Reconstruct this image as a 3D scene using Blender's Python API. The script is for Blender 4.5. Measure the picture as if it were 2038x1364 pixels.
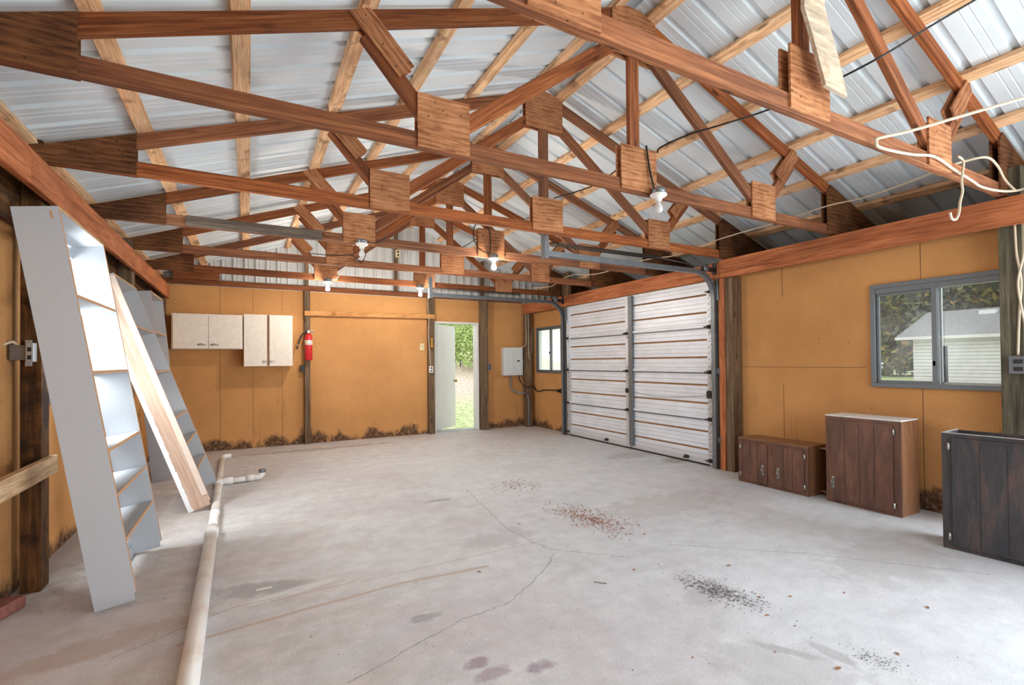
import bpy, bmesh, math, random
from mathutils import Vector, Matrix, Euler
random.seed(7)
PI = math.pi
for o in list(bpy.data.objects): bpy.data.objects.remove(o)
SC = bpy.context.scene
COL = SC.collection

def lin(c):
    return tuple(((v/255)/12.92 if v/255 <= .04045 else ((v/255+.055)/1.055)**2.4) for v in c)

# ------------------------------------------------------------------ camera
CAM_H = 1.30
yaw, pit, rol = 0.498031508, 0.0119123, -0.0090804
fwd = Vector((math.sin(yaw)*math.cos(pit), math.cos(yaw)*math.cos(pit), math.sin(pit)))
right = Vector((math.cos(yaw), -math.sin(yaw), 0)); up = right.cross(fwd)
r2 = right*math.cos(rol)+up*math.sin(rol); u2 = -right*math.sin(rol)+up*math.cos(rol)
cd = bpy.data.cameras.new('camera'); cam = bpy.data.objects.new('camera', cd); COL.objects.link(cam)
m = Matrix.Identity(4)
for i in range(3): m[i][0], m[i][1], m[i][2] = r2[i], u2[i], -fwd[i]
m.translation = Vector((0, 0, CAM_H)); cam.matrix_world = m
cd.sensor_width = 36; cd.lens = 36*963.637/2038; cd.shift_y = (709.0-682.0)/2038
cd.clip_start = .05; cd.clip_end = 300
SC.camera = cam

# ------------------------------------------------------------------ light and exposure
w = bpy.data.worlds.new('overcast_sky'); SC.world = w; w.use_nodes = True
wn = w.node_tree.nodes; wl = w.node_tree.links
bg = wn['Background']; bg.inputs[1].default_value = 1.85
tc = wn.new('ShaderNodeTexCoord'); sx = wn.new('ShaderNodeSeparateXYZ'); cr = wn.new('ShaderNodeValToRGB')
wl.new(tc.outputs['Generated'], sx.inputs[0]); wl.new(sx.outputs[2], cr.inputs[0]); wl.new(cr.outputs[0], bg.inputs[0])
cr.color_ramp.elements[0].color = (.72, .76, .80, 1); cr.color_ramp.elements[1].position = .5
cr.color_ramp.elements[1].color = (.95, .98, 1.0, 1)
SC.view_settings.view_transform = 'Standard'; SC.view_settings.look = 'None'
SC.view_settings.exposure = 0.16; SC.view_settings.gamma = 1; SC.view_settings.use_curve_mapping = False

def area(name, loc, target, sx_, sy_, power, col=(1, 1, 1)):
    l = bpy.data.lights.new(name, 'AREA'); l.shape = 'RECTANGLE'; l.size = sx_; l.size_y = sy_; l.energy = power; l.color = col
    o = bpy.data.objects.new(name, l); COL.objects.link(o); o.location = loc
    o.rotation_euler = (Vector(target)-Vector(loc)).to_track_quat('-Z', 'Y').to_euler(); return o
FILL_REAR = 85; FILL_RIGHT = 215; DAYLIGHT_LEFT = 105; BULB = 37
area('rear_fill_light', (2.6, -2.45, 1.35), (2.0, 5.0, 1.9), 3.0, 2.2, FILL_REAR, (.86, .94, 1.0))  # added fill light behind the camera, its source unseen
area('side_fill_light', (5.25, -.55, 1.15), (1.0, 1.4, 1.0), 2.9, 2.1, FILL_RIGHT, (.87, .94, 1.0))  # added fill light set in an invented side opening out of view
area('daylight_left_window', (-1.38, 4.12, 1.50), (0.6, 4.05, 0.75), .40, .85, DAYLIGHT_LEFT, (.93, .97, 1.0))

# ------------------------------------------------------------------ materials
def newmat(name):
    mt = bpy.data.materials.new(name); mt.use_nodes = True
    nt = mt.node_tree; return mt, nt.nodes, nt.links, nt.nodes['Principled BSDF']
def ramp(N, L, fac, stops):
    r = N.new('ShaderNodeValToRGB'); e = r.color_ramp.elements
    while len(e) < len(stops): e.new(.5)
    for i, (p, c) in enumerate(stops):
        e[i].position = p; e[i].color = (*c, 1) if len(c) == 3 else c
    L.new(fac, r.inputs[0]); return r.outputs[0]
def noise(N, L, vec, scale, detail=4, rough=.6, dist=0):
    n = N.new('ShaderNodeTexNoise'); n.inputs['Scale'].default_value = scale; n.inputs['Detail'].default_value = detail
    n.inputs['Roughness'].default_value = rough; n.inputs['Distortion'].default_value = dist
    if vec is not None: L.new(vec, n.inputs['Vector'])
    return n.outputs[0]
def mapping(N, L, src, scale=(1, 1, 1), loc=(0, 0, 0)):
    mp = N.new('ShaderNodeMapping'); mp.inputs['Scale'].default_value = scale; mp.inputs['Location'].default_value = loc
    L.new(src, mp.inputs[0]); return mp.outputs[0]
def mixc(N, L, fac, a, b, mode='MIX'):
    mx = N.new('ShaderNodeMix'); mx.data_type = 'RGBA'; mx.blend_type = mode
    for k, v in ((0, fac), (6, a), (7, b)):
        if isinstance(v, (int, float)): mx.inputs[k].default_value = v
        elif isinstance(v, tuple): mx.inputs[k].default_value = (*v, 1)
        else: L.new(v, mx.inputs[k])
    return mx.outputs[2]
def mth(N, L, op, a, b=None, c=None, clamp=False):
    n = N.new('ShaderNodeMath'); n.operation = op; n.use_clamp = clamp
    for i, v in enumerate((a, b, c)):
        if v is None: continue
        if isinstance(v, (int, float)): n.inputs[i].default_value = v
        else: L.new(v, n.inputs[i])
    return n.outputs[0]
def bump(N, L, h, P, strength=.3, dist=.01):
    b = N.new('ShaderNodeBump'); b.inputs['Strength'].default_value = strength; b.inputs['Distance'].default_value = dist
    L.new(h, b.inputs['Height']); L.new(b.outputs[0], P.inputs['Normal'])

def plain(name, c, rough=.6, metal=0, var=.12, scale=9):
    mt, N, L, P = newmat(name); t = N.new('ShaderNodeTexCoord')
    n = noise(N, L, t.outputs['Object'], scale, 5)
    a = lin(c); b = tuple(v*(1-var*2) for v in a)
    L.new(ramp(N, L, n, [(.3, b), (.65, a)]), P.inputs['Base Color'])
    P.inputs['Roughness'].default_value = rough; P.inputs['Metallic'].default_value = metal
    return mt
def wood(name, light, mid, dark, grain=22, rough=.75, tint=.30, knots=True, dirt=None, grey=None, dlev=.5):
    """grain runs along the object's local X"""
    mt, N, L, P = newmat(name); t = N.new('ShaderNodeTexCoord'); oi = N.new('ShaderNodeObjectInfo')
    off = N.new('ShaderNodeVectorMath'); off.operation = 'ADD'; L.new(t.outputs['Object'], off.inputs[0])
    sc = N.new('ShaderNodeVectorMath'); sc.operation = 'SCALE'; sc.inputs[0].default_value = (17.3, 9.1, 5.7); L.new(oi.outputs['Random'], sc.inputs[3])
    L.new(sc.outputs[0], off.inputs[1]); V = off.outputs[0]
    v1 = mapping(N, L, V, (1.1, grain, grain))
    n1 = noise(N, L, v1, 1.6, 6, .62, .6)
    v2 = mapping(N, L, V, (.9, 3, 3)); n2 = noise(N, L, v2, 1.5, 3)
    base = ramp(N, L, n1, [(.25, lin(dark)), (.48, lin(mid)), (.72, lin(light))])
    n5 = noise(N, L, mapping(N, L, V, (4, grain*4, grain*4)), 1.5, 4, .7)
    base = mixc(N, L, 1.0, base, ramp(N, L, n5, [(.3, (.62, .60, .58)), (.6, (1.12, 1.12, 1.12))]), 'MULTIPLY')
    tone = ramp(N, L, n2, [(.3, (.66, .62, .6)), (.7, (1.08, 1.05, 1.0))])
    base = mixc(N, L, 1.0, base, tone, 'MULTIPLY')
    rnd = mth(N, L, 'MULTIPLY_ADD', oi.outputs['Random'], tint, 1-tint*.6)
    cx = N.new('ShaderNodeCombineXYZ')
    for i in range(3): L.new(rnd, cx.inputs[i])
    base = mixc(N, L, 1.0, base, cx.outputs[0], 'MULTIPLY')
    if grey is not None:
        fr_ = mth(N, L, 'FRACT', mth(N, L, 'MULTIPLY', oi.outputs['Random'], 7.31))
        base = mixc(N, L, mth(N, L, 'MULTIPLY', mth(N, L, 'POWER', fr_, 2.0), .5), base, mixc(N, L, 1.0, ramp(N, L, n1, [(.25, (.35,)*3), (.75, (1.2,)*3)]), lin(grey), 'MULTIPLY'))
    if knots:
        vo = N.new('ShaderNodeTexVoronoi'); vo.inputs['Scale'].default_value = 1.0
        L.new(mapping(N, L, V, (2.2, 7, 7)), vo.inputs['Vector'])
        k = ramp(N, L, vo.outputs['Distance'], [(.06, (1, 1, 1)), (.14, (0, 0, 0))])
        base = mixc(N, L, mth(N, L, 'MULTIPLY', k, .7), base, tuple(v*.25 for v in lin(dark)))
    if dirt:
        n3 = noise(N, L, V, 5, 5); f = ramp(N, L, n3, [(dlev, (0, 0, 0)), (dlev+.1, (1, 1, 1))])
        base = mixc(N, L, mth(N, L, 'MULTIPLY', f, .75), base, lin(dirt))
    L.new(base, P.inputs['Base Color']); P.inputs['Roughness'].default_value = rough
    P.inputs['Specular IOR Level'].default_value = .25
    bump(N, L, n1, P, .25, .004); return mt
def plywood(name, light, mid, dark, nails=True, tint=.25):
    mt, N, L, P = newmat(name); t = N.new('ShaderNodeTexCoord'); oi = N.new('ShaderNodeObjectInfo')
    off = N.new('ShaderNodeVectorMath'); off.operation = 'ADD'; L.new(t.outputs['Object'], off.inputs[0])
    sc = N.new('ShaderNodeVectorMath'); sc.operation = 'SCALE'; sc.inputs[0].default_value = (7.3, 3.1, 11.7); L.new(oi.outputs['Random'], sc.inputs[3])
    L.new(sc.outputs[0], off.inputs[1]); V = off.outputs[0]
    wv = N.new('ShaderNodeTexWave'); wv.bands_direction = 'Z'; wv.inputs['Scale'].default_value = 7; wv.inputs['Distortion'].default_value = 9
    wv.inputs['Detail'].default_value = 3; wv.inputs['Detail Scale'].default_value = .7
    L.new(mapping(N, L, V, (.45, 1, 1.3)), wv.inputs['Vector'])
    n1 = noise(N, L, mapping(N, L, V, (6, 6, 60)), 1.5, 5)
    n4 = noise(N, L, V, 4, 4)
    f = mth(N, L, 'ADD', mth(N, L, 'MULTIPLY', wv.outputs['Fac'], .08), mth(N, L, 'ADD', mth(N, L, 'MULTIPLY', n1, .5), mth(N, L, 'MULTIPLY', n4, .4)))
    base = ramp(N, L, f, [(.36, lin(dark)), (.5, lin(mid)), (.66, lin(light))])
    rnd = mth(N, L, 'MULTIPLY_ADD', oi.outputs['Random'], tint, 1-tint*.6)
    cx = N.new('ShaderNodeCombineXYZ')
    for i in range(3): L.new(rnd, cx.inputs[i])
    base = mixc(N, L, 1.0, base, cx.outputs[0], 'MULTIPLY')
    if nails:
        vo = N.new('ShaderNodeTexVoronoi'); vo.inputs['Scale'].default_value = 26; L.new(mapping(N, L, V, (1, 1, .6)), vo.inputs['Vector'])
        k = ramp(N, L, vo.outputs['Distance'], [(.09, (1, 1, 1)), (.13, (0, 0, 0))])
        base = mixc(N, L, mth(N, L, 'MULTIPLY', k, .85), base, (.03, .015, .01))
    L.new(base, P.inputs['Base Color']); P.inputs['Roughness'].default_value = .8; P.inputs['Specular IOR Level'].default_value = .2
    return mt

M = {}
M['truss'] = wood('truss_lumber', (190, 122, 74), (148, 84, 46), (84, 44, 24), 34, tint=.5, grey=(132, 112, 96))
M['purlin'] = wood('purlin_lumber', (255, 228, 192), (250, 204, 160), (200, 144, 100), 24, dirt=(130, 92, 66), dlev=.565)
M['plate'] = wood('wall_plate_lumber', (218, 146, 102), (190, 116, 76), (130, 74, 46), 26, tint=.05, knots=False)
M['grey_post'] = wood('weathered_post', (150, 128, 104), (116, 96, 76), (66, 52, 40), 24, tint=.15)
M['green_post'] = wood('treated_post', (132, 128, 108), (100, 98, 84), (56, 54, 46), 24, tint=.05)
M['dark_post'] = wood('stained_post', (126, 88, 48), (88, 58, 30), (44, 28, 16), 16, tint=.03, dirt=(34, 24, 18))
M['pale_board'] = wood('pale_board', (226, 200, 166), (206, 174, 136), (168, 132, 96), 20, tint=.05, knots=False)
M['grey_board'] = wood('grey_board', (140, 126, 112), (108, 96, 86), (72, 62, 54), 22, tint=.05)
M['ply'] = plywood('gusset_plywood', (206, 150, 108), (176, 120, 82), (128, 78, 50))
M['ply_dark'] = plywood('heel_plywood', (140, 92, 58), (104, 66, 40), (64, 38, 24))
M['osb'] = wood('osb_board', (232, 178, 116), (214, 156, 98), (190, 128, 74), 6, tint=.02, knots=False, dirt=(120, 72, 36), dlev=.56)
M['white_paint'] = plain('white_paint', (228, 228, 226), .5, 0, .03)
M['cream'] = plain('cream_painted_wood', (236, 226, 214), .5, 0, .06, 14)
M['raw_edge'] = plain('raw_particle_edge', (196, 150, 110), .8, 0, .1, 60)
M['galv'] = plain('galvanised_steel', (128, 134, 140), .42, .65, .12, 20)
M['dark_steel'] = plain('dark_steel', (66, 62, 58), .5, .6, .2, 30)
M['chrome'] = plain('chrome', (200, 200, 200), .2, .9, .1)
M['pewter'] = plain('pewter_handle', (170, 166, 160), .35, .8, .25, 60)
M['black'] = plain('black_plastic', (34, 34, 36), .5)
M['cable_black'] = plain('black_rubber', (26, 26, 28), .5)
M['cable_white'] = plain('cream_cable_jacket', (208, 192, 168), .55, 0, .05)
M['red'] = plain('red_enamel', (206, 40, 44), .3, 0, .04)
M['porcelain'] = plain('white_porcelain', (236, 234, 228), .3, 0, .02)
M['ivory'] = plain('ivory_plastic', (226, 208, 168), .5)
M['brass'] = plain('brass', (196, 150, 70), .3, .9)
M['yellow'] = plain('yellow_wood', (214, 160, 62), .5)
M['panel_grey'] = plain('panel_grey_paint', (206, 210, 212), .4, 0, .02)
M['alu_dark'] = plain('grey_aluminium', (112, 116, 120), .45, .4, .08)
M['alu_light'] = plain('pale_aluminium', (176, 178, 180), .45, .4, .05)
M['brick'] = plain('old_brick', (150, 96, 84), .9, 0, .2, 20)
M['leaf_dry'] = plain('dry_leaf', (176, 120, 78), .8, 0, .3, 60)
M['chip_brown'] = plain('brown_chips', (178, 120, 92), .9, 0, .3, 40)
M['chip_grey'] = plain('grey_chips', (124, 114, 114), .9, 0, .4, 90)
M['chip_white'] = plain('pale_chips', (220, 220, 220), .8, 0, .1, 60)
M['rust'] = plain('rust_seam', (168, 122, 78), .8, .1, .2, 14)
M['shadow_seam'] = plain('grey_seam', (140, 144, 148), .6, .2, .1)
M['bark'] = plain('tree_bark', (92, 80, 68), .9, 0, .3, 6)
M['shingle'] = plain('grey_shingles', (142, 140, 138), .9, 0, .18, 8)

def pvc():
    mt, N, L, P = newmat('white_pvc'); t = N.new('ShaderNodeTexCoord')
    n = noise(N, L, mapping(N, L, t.outputs['Object'], (3, 3, 3)), 1.3, 4)
    L.new(ramp(N, L, n, [(.5, lin((236, 235, 233))), (.66, lin((222, 208, 196)))]), P.inputs['Base Color'])
    P.inputs['Roughness'].default_value = .35; return mt
M['pvc'] = pvc()
def bookcase_mat():
    mt, N, L, P = newmat('white_melamine'); t = N.new('ShaderNodeTexCoord')
    n = noise(N, L, t.outputs['Object'], 260, 2)
    L.new(ramp(N, L, n, [(.3, lin((172, 177, 184))), (.7, lin((186, 191, 197)))]), P.inputs['Base Color'])
    P.inputs['Roughness'].default_value = .55; return mt
M['melamine'] = bookcase_mat()
def raw_face():
    # raw wood veneer side whose back edge carries sloppy white paint
    mt, N, L, P = newmat('raw_wood_with_paint_edge'); t = N.new('ShaderNodeTexCoord'); s = N.new('ShaderNodeSeparateXYZ')
    L.new(t.outputs['Object'], s.inputs[0])
    g = noise(N, L, mapping(N, L, t.outputs['Object'], (30, 30, 1.6)), 2, 6, .6, .5)
    base = ramp(N, L, g, [(.3, lin((176, 142, 120))), (.55, lin((196, 166, 146))), (.8, lin((210, 186, 168)))])
    n = noise(N, L, mapping(N, L, t.outputs['Object'], (20, 20, 9)), 2, 5)
    e = mth(N, L, 'ADD', s.outputs[0], mth(N, L, 'MULTIPLY', mth(N, L, 'SUBTRACT', n, .5), -.03))
    f = mth(N, L, 'LESS_THAN', e, .036)
    top = mth(N, L, 'GREATER_THAN', s.outputs[2], 2.02)
    f = mth(N, L, 'MAXIMUM', f, top)
    L.new(mixc(N, L, f, base, lin((236, 236, 238))), P.inputs['Base Color']); P.inputs['Roughness'].default_value = .6
    return mt
M['raw_face'] = raw_face()
M['lip'] = plain('pale_birch_lip', (222, 202, 186), .6, 0, .06, 12)

def fibreboard():
    mt, N, L, P = newmat('orange_fibreboard'); t = N.new('ShaderNodeTexCoord'); V = t.outputs['Object']
    s = N.new('ShaderNodeSeparateXYZ'); L.new(V, s.inputs[0])
    fine = noise(N, L, V, 160, 3); big = noise(N, L, V, 1.1, 4)
    base = ramp(N, L, fine, [(.3, lin((190, 138, 88))), (.7, lin((214, 162, 108)))])
    base = mixc(N, L, 1.0, base, ramp(N, L, big, [(.35, (.86, .82, .78)), (.65, (1.05, 1.04, 1.0))]), 'MULTIPLY')
    vo = N.new('ShaderNodeTexVoronoi'); vo.inputs['Scale'].default_value = 7; L.new(V, vo.inputs['Vector'])
    k = ramp(N, L, vo.outputs['Distance'], [(.035, (1, 1, 1)), (.06, (0, 0, 0))])
    base = mixc(N, L, mth(N, L, 'MULTIPLY', k, .55), base, lin((84, 50, 30)))
    # streaky water marks
    st = noise(N, L, mapping(N, L, V, (9, 9, 1.0)), 1, 5); stf = ramp(N, L, st, [(.60, (0, 0, 0)), (.72, (1, 1, 1))])
    low = mth(N, L, 'SUBTRACT', 1.0, mth(N, L, 'DIVIDE', s.outputs[2], 1.4), clamp=True)
    base = mixc(N, L, mth(N, L, 'MULTIPLY', mth(N, L, 'MULTIPLY', stf, low), .45), base, lin((120, 84, 60)))
    # rot along the foot of the boards
    nz = noise(N, L, mapping(N, L, V, (3.2, 3.2, 2.0)), 1.0, 5, .6)
    h = mth(N, L, 'SUBTRACT', s.outputs[2], mth(N, L, 'MULTIPLY', mth(N, L, 'SUBTRACT', nz, .43), .75))
    f = mth(N, L, 'SUBTRACT', 1.05, mth(N, L, 'MULTIPLY', h, 11), clamp=True)
    rot = ramp(N, L, noise(N, L, V, 26, 5), [(.38, lin((44, 32, 28))), (.52, lin((84, 62, 52))), (.68, lin((156, 132, 114)))])
    base = mixc(N, L, mth(N, L, 'MULTIPLY', f, .88), base, rot)
    L.new(base, P.inputs['Base Color']); P.inputs['Roughness'].default_value = .92; P.inputs['Specular IOR Level'].default_value = .1
    bump(N, L, fine, P, .15, .003); return mt
M['fibre'] = fibreboard()

def roof_metal():
    mt, N, L, P = newmat('white_roof_steel'); t = N.new('ShaderNodeTexCoord')
    n = noise(N, L, mapping(N, L, t.outputs['Object'], (1, 1, 1)), 1.3, 4)
    L.new(ramp(N, L, n, [(.3, lin((206, 215, 222))), (.7, lin((226, 234, 240)))]), P.inputs['Base Color'])
    P.inputs['Roughness'].default_value = .5; P.inputs['Metallic'].default_value = .05; return mt
M['roof'] = roof_metal()
M['siding_white'] = plain('white_steel_siding', (214, 216, 216), .45, .1, .03)

def garage_mat():
    mt, N, L, P = newmat('dirty_white_door_steel'); t = N.new('ShaderNodeTexCoord'); V = t.outputs['Object']
    s = N.new('ShaderNodeSeparateXYZ'); L.new(V, s.inputs[0])
    n = noise(N, L, mapping(N, L, V, (2, 1.2, 3)), 2, 6); sp = noise(N, L, V, 60, 3)
    base = ramp(N, L, n, [(.30, lin((216, 222, 232))), (.62, lin((234, 241, 252)))])
    base = mixc(N, L, mth(N, L, 'MULTIPLY', ramp(N, L, sp, [(.62, (0, 0, 0)), (.72, (1, 1, 1))]), .5), base, lin((150, 140, 130)))
    low = mth(N, L, 'SUBTRACT', 1.0, mth(N, L, 'MULTIPLY', s.outputs[2], 5.0), clamp=True)
    base = mixc(N, L, mth(N, L, 'MULTIPLY', mth(N, L, 'MULTIPLY', low, n), .9), base, lin((140, 118, 98)))
    # dark smudge right of the centre stile
    d1 = mth(N, L, 'POWER', mth(N, L, 'MULTIPLY', mth(N, L, 'SUBTRACT', s.outputs[1], 5.02), 2.2), 2)
    d2 = mth(N, L, 'POWER', mth(N, L, 'MULTIPLY', mth(N, L, 'SUBTRACT', s.outputs[2], 1.86), 5), 2)
    d = mth(N, L, 'SUBTRACT', 1.0, mth(N, L, 'ADD', d1, d2), clamp=True)
    base = mixc(N, L, mth(N, L, 'MULTIPLY', mth(N, L, 'MULTIPLY', d, n), .85), base, lin((96, 86, 78)))
    L.new(base, P.inputs['Base Color']); P.inputs['Roughness'].default_value = .35; P.inputs['Metallic'].default_value = .15
    bump(N, L, noise(N, L, V, 90, 2), P, .2, .003); return mt
M['garage'] = garage_mat()

def concrete():
    mt, N, L, P = newmat('stained_concrete'); t = N.new('ShaderNodeTexCoord'); V = t.outputs['Object']
    s = N.new('ShaderNodeSeparateXYZ'); L.new(V, s.inputs[0])
    n1 = noise(N, L, mapping(N, L, V, (1, 1.3, 1)), 1.1, 8, .65, .4); n2 = noise(N, L, V, 7, 6, .7); n3 = noise(N, L, V, 120, 3)
    base = ramp(N, L, n1, [(.30, lin((190, 197, 206))), (.48, lin((212, 220, 229))), (.66, lin((226, 234, 243)))])
    base = mixc(N, L, .6, base, ramp(N, L, n2, [(.3, lin((176, 179, 183))), (.7, lin((222, 225, 229)))]), 'MIX')
    # brownish tone: strong at the left and the back, fading to the right
    g = mth(N, L, 'SUBTRACT', 1.25, mth(N, L, 'MULTIPLY', mth(N, L, 'ADD', s.outputs[0], 1.2), .34), clamp=True)
    back = mth(N, L, 'MULTIPLY', mth(N, L, 'SUBTRACT', s.outputs[1], 5.4), .26, clamp=True)
    g = mth(N, L, 'MAXIMUM', g, back)
    br = noise(N, L, mapping(N, L, V, (.9, 2.6, 1), (3, 1, 0)), 1.2, 6, .62, .8)
    f = mth(N, L, 'MULTIPLY', g, ramp(N, L, br, [(.30, (.25,)*3), (.66, (1, 1, 1))]))
    brown_tone = ramp(N, L, n2, [(.35, lin((176, 152, 132))), (.65, lin((206, 190, 176)))])
    base = mixc(N, L, mth(N, L, 'MULTIPLY', f, .85), base, brown_tone)
    sp = noise(N, L, V, 34, 5, .75); base = mixc(N, L, mth(N, L, 'MULTIPLY', ramp(N, L, sp, [(.60, (0, 0, 0)), (.70, (1, 1, 1))]), .35), base, lin((138, 134, 130)))
    st2 = noise(N, L, mapping(N, L, V, (1.2, 3.4, 1), (5, 2, 0)), 2.2, 7, .7, .6); base = mixc(N, L, mth(N, L, 'MULTIPLY', ramp(N, L, st2, [(.5, (0, 0, 0)), (.62, (1, 1, 1))]), .2), base, lin((160, 158, 158)))
    # mauve cast
    mv = noise(N, L, mapping(N, L, V, (1, 1, 1), (9, 4, 0)), .9, 5)
    base = mixc(N, L, mth(N, L, 'MULTIPLY', ramp(N, L, mv, [(.5, (0, 0, 0)), (.66, (1, 1, 1))]), .35), base, lin((176, 160, 172)))
    def blob(cx, cy, rx, ry, col, amt, rot=0, nz=.9):
        nonlocal base
        c, sn = math.cos(rot), math.sin(rot)
        dx = mth(N, L, 'SUBTRACT', s.outputs[0], cx); dy = mth(N, L, 'SUBTRACT', s.outputs[1], cy)
        u = mth(N, L, 'ADD', mth(N, L, 'MULTIPLY', dx, c/rx), mth(N, L, 'MULTIPLY', dy, sn/rx))
        v = mth(N, L, 'ADD', mth(N, L, 'MULTIPLY', dx, -sn/ry), mth(N, L, 'MULTIPLY', dy, c/ry))
        d = mth(N, L, 'ADD', mth(N, L, 'MULTIPLY', u, u), mth(N, L, 'MULTIPLY', v, v))
        d = mth(N, L, 'ADD', d, mth(N, L, 'MULTIPLY', mth(N, L, 'SUBTRACT', n2, .5), nz*3))
        k = mth(N, L, 'SUBTRACT', 1.0, d, clamp=True)
        base = mixc(N, L, mth(N, L, 'MULTIPLY', mth(N, L, 'MULTIPLY', k, 1.6, clamp=True), amt), base, lin(col))
    for a in [(.86, 1.93, .07, .05, (132, 104, 122), .8), (.90, 1.83, .10, .05, (140, 112, 128), .7), (1.09, 1.78, .08, .05, (132, 104, 122), .75),
              (.78, 2.40, .10, .045, (136, 138, 138), .8), (.05, 3.17, .34, .12, (138, 138, 140), .7, -.25), (1.55, 4.36, .14, .05, (128, 128, 128), .8),
              (1.62, 3.20, .34, .18, (160, 154, 158), .45), (5.1, 4.55, .55, .22, (150, 140, 130), .8, .1), (4.62, 5.1, .5, .2, (150, 142, 132), .5),
              (2.10, 1.33, .14, .035, (132, 124, 128), .6, -1.0), (1.98, 1.28, .36, .2, (172, 172, 174), .5, -.9), (2.26, 1.22, .04, .12, (140, 136, 134), .5),
              (2.2, 1.85, .22, .10, (168, 168, 168), .6), (3.6, 1.6, .6, .3, (176, 176, 176), .6), (.9, 7.9, 1.4, .12, (120, 100, 88), .5), (3.3, 3.2, .9, .35, (172, 168, 166), .5),
              (-1.05, 4.6, .2, 1.2, (150, 138, 130), .6), (-.85, 4.3, .25, .3, (120, 108, 104), .7), (-.6, 2.9, .5, .12, (168, 140, 118), .6, .3), (.2, 3.05, .3, .05, (226, 226, 226), .7, .2)]:
        blob(*a)
    # thin drawn lines: rust streak and cracks through given floor points
    wob = mth(N, L, 'MULTIPLY', mth(N, L, 'SUBTRACT', noise(N, L, V, 5, 6, .7), .5), .09)
    def seg(a, b, wd, col, amt, k=1.0):
        nonlocal base
        dx, dy = b[0]-a[0], b[1]-a[1]; ln = math.hypot(dx, dy); dx /= ln; dy /= ln
        px = mth(N, L, 'SUBTRACT', s.outputs[0], a[0]); py = mth(N, L, 'SUBTRACT', s.outputs[1], a[1])
        al = mth(N, L, 'ADD', mth(N, L, 'MULTIPLY', px, dx), mth(N, L, 'MULTIPLY', py, dy))
        pe = mth(N, L, 'ADD', mth(N, L, 'MULTIPLY', px, -dy), mth(N, L, 'MULTIPLY', py, dx))
        pe = mth(N, L, 'ABSOLUTE', mth(N, L, 'ADD', pe, mth(N, L, 'MULTIPLY', wob, k)))
        ins = mth(N, L, 'MULTIPLY', mth(N, L, 'GREATER_THAN', al, 0), mth(N, L, 'LESS_THAN', al, ln))
        f = mth(N, L, 'MULTIPLY', mth(N, L, 'SUBTRACT', 1.0, mth(N, L, 'DIVIDE', pe, wd), clamp=True), ins)
        base = mixc(N, L, mth(N, L, 'MULTIPLY', f, amt), base, lin(col))
    rust = (176, 140, 112)
    for a, b in zip([(-.3, 2.73), (.24, 2.79), (.79, 2.84)], [(.24, 2.79), (.79, 2.84), (1.34, 2.80)]): seg(a, b, .022, rust, .9, .25)
    seg((.1, 2.98), (.55, 3.0), .012, rust, .7, .2); seg((.6, 2.98), (1.9, 3.0), .012, (176, 152, 144), .6, .2)
    ck = (104, 100, 98)
    cracks = [[(1.95, 4.6), (1.77, 3.39), (1.79, 3.01), (1.84, 2.82), (2.2, 2.46)], [(1.83, 2.77), (1.59, 2.55), (1.35, 2.39), (1.18, 2.31), (.95, 2.30), (.65, 2.18), (.35, 2.07)],
              [(2.6, 2.5), (3.3, 1.9), (3.9, 1.2)], [(-.55, 2.75), (-.1, 3.0), (.2, 3.02)]]
    for c in cracks:
        for a, b in zip(c[:-1], c[1:]): seg(a, b, .0055, ck, .9, 1.0)
    base = mixc(N, L, .25, base, ramp(N, L, n3, [(.35, lin((164, 166, 170))), (.65, lin((224, 227, 231)))]))
    L.new(base, P.inputs['Base Color']); P.inputs['Roughness'].default_value = .62; P.inputs['Specular IOR Level'].default_value = .35
    bump(N, L, n2, P, .12, .01); return mt
M['concrete'] = concrete()

def glass(name, rough=.02, blown_out=False):
    mt, N, L, P = newmat(name)
    out = N['Material Output']
    tr = N.new('ShaderNodeBsdfTransparent'); mx = N.new('ShaderNodeMixShader'); gl = N.new('ShaderNodeBsdfGlossy')
    gl.inputs['Roughness'].default_value = rough; gl.inputs['Color'].default_value = (.8, .82, .84, 1)
    if blown_out:
        tl = N.new('ShaderNodeBsdfTranslucent'); tl.inputs['Color'].default_value = (.95, .97, .98, 1)
        tr.inputs['Color'].default_value = (1, 1, 1, 1); mx.inputs[0].default_value = .55; L.new(tl.outputs[0], mx.inputs[1]); L.new(tr.outputs[0], mx.inputs[2])
    else:
        tr.inputs['Color'].default_value = (.90, .92, .92, 1)
        d = N.new('ShaderNodeBsdfDiffuse'); d.inputs['Color'].default_value = (.7, .7, .68, 1); m2 = N.new('ShaderNodeMixShader')
        t = N.new('ShaderNodeTexCoord'); dust = ramp(N, L, noise(N, L, t.outputs['Object'], 5, 5), [(.4, (.05,)*3), (.7, (.16,)*3)])
        L.new(dust, m2.inputs[0]); L.new(tr.outputs[0], m2.inputs[1]); L.new(d.outputs[0], m2.inputs[2])
        gl.inputs['Roughness'].default_value = .2; mx.inputs[0].default_value = .012; L.new(m2.outputs[0], mx.inputs[1]); L.new(gl.outputs[0], mx.inputs[2])
    L.new(mx.outputs[0], out.inputs['Surface']); return mt
M['glass'] = glass('dusty_window_glass'); M['blown_pane'] = glass('blown_out_window_glass', .3, True)  # second glass is whitened to imitate panes overexposed by daylight
def bulb_mat(name, lit):
    mt, N, L, P = newmat(name)
    if lit:
        P.inputs['Base Color'].default_value = (1, .95, .85, 1)
        P.inputs['Emission Color'].default_value = (1.0, .80, .52, 1); P.inputs['Emission Strength'].default_value = 22
    else:
        P.inputs['Base Color'].default_value = (.86, .86, .86, 1); P.inputs['Roughness'].default_value = .15
        P.inputs['Transmission Weight'].default_value = .35
    return mt
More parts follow.
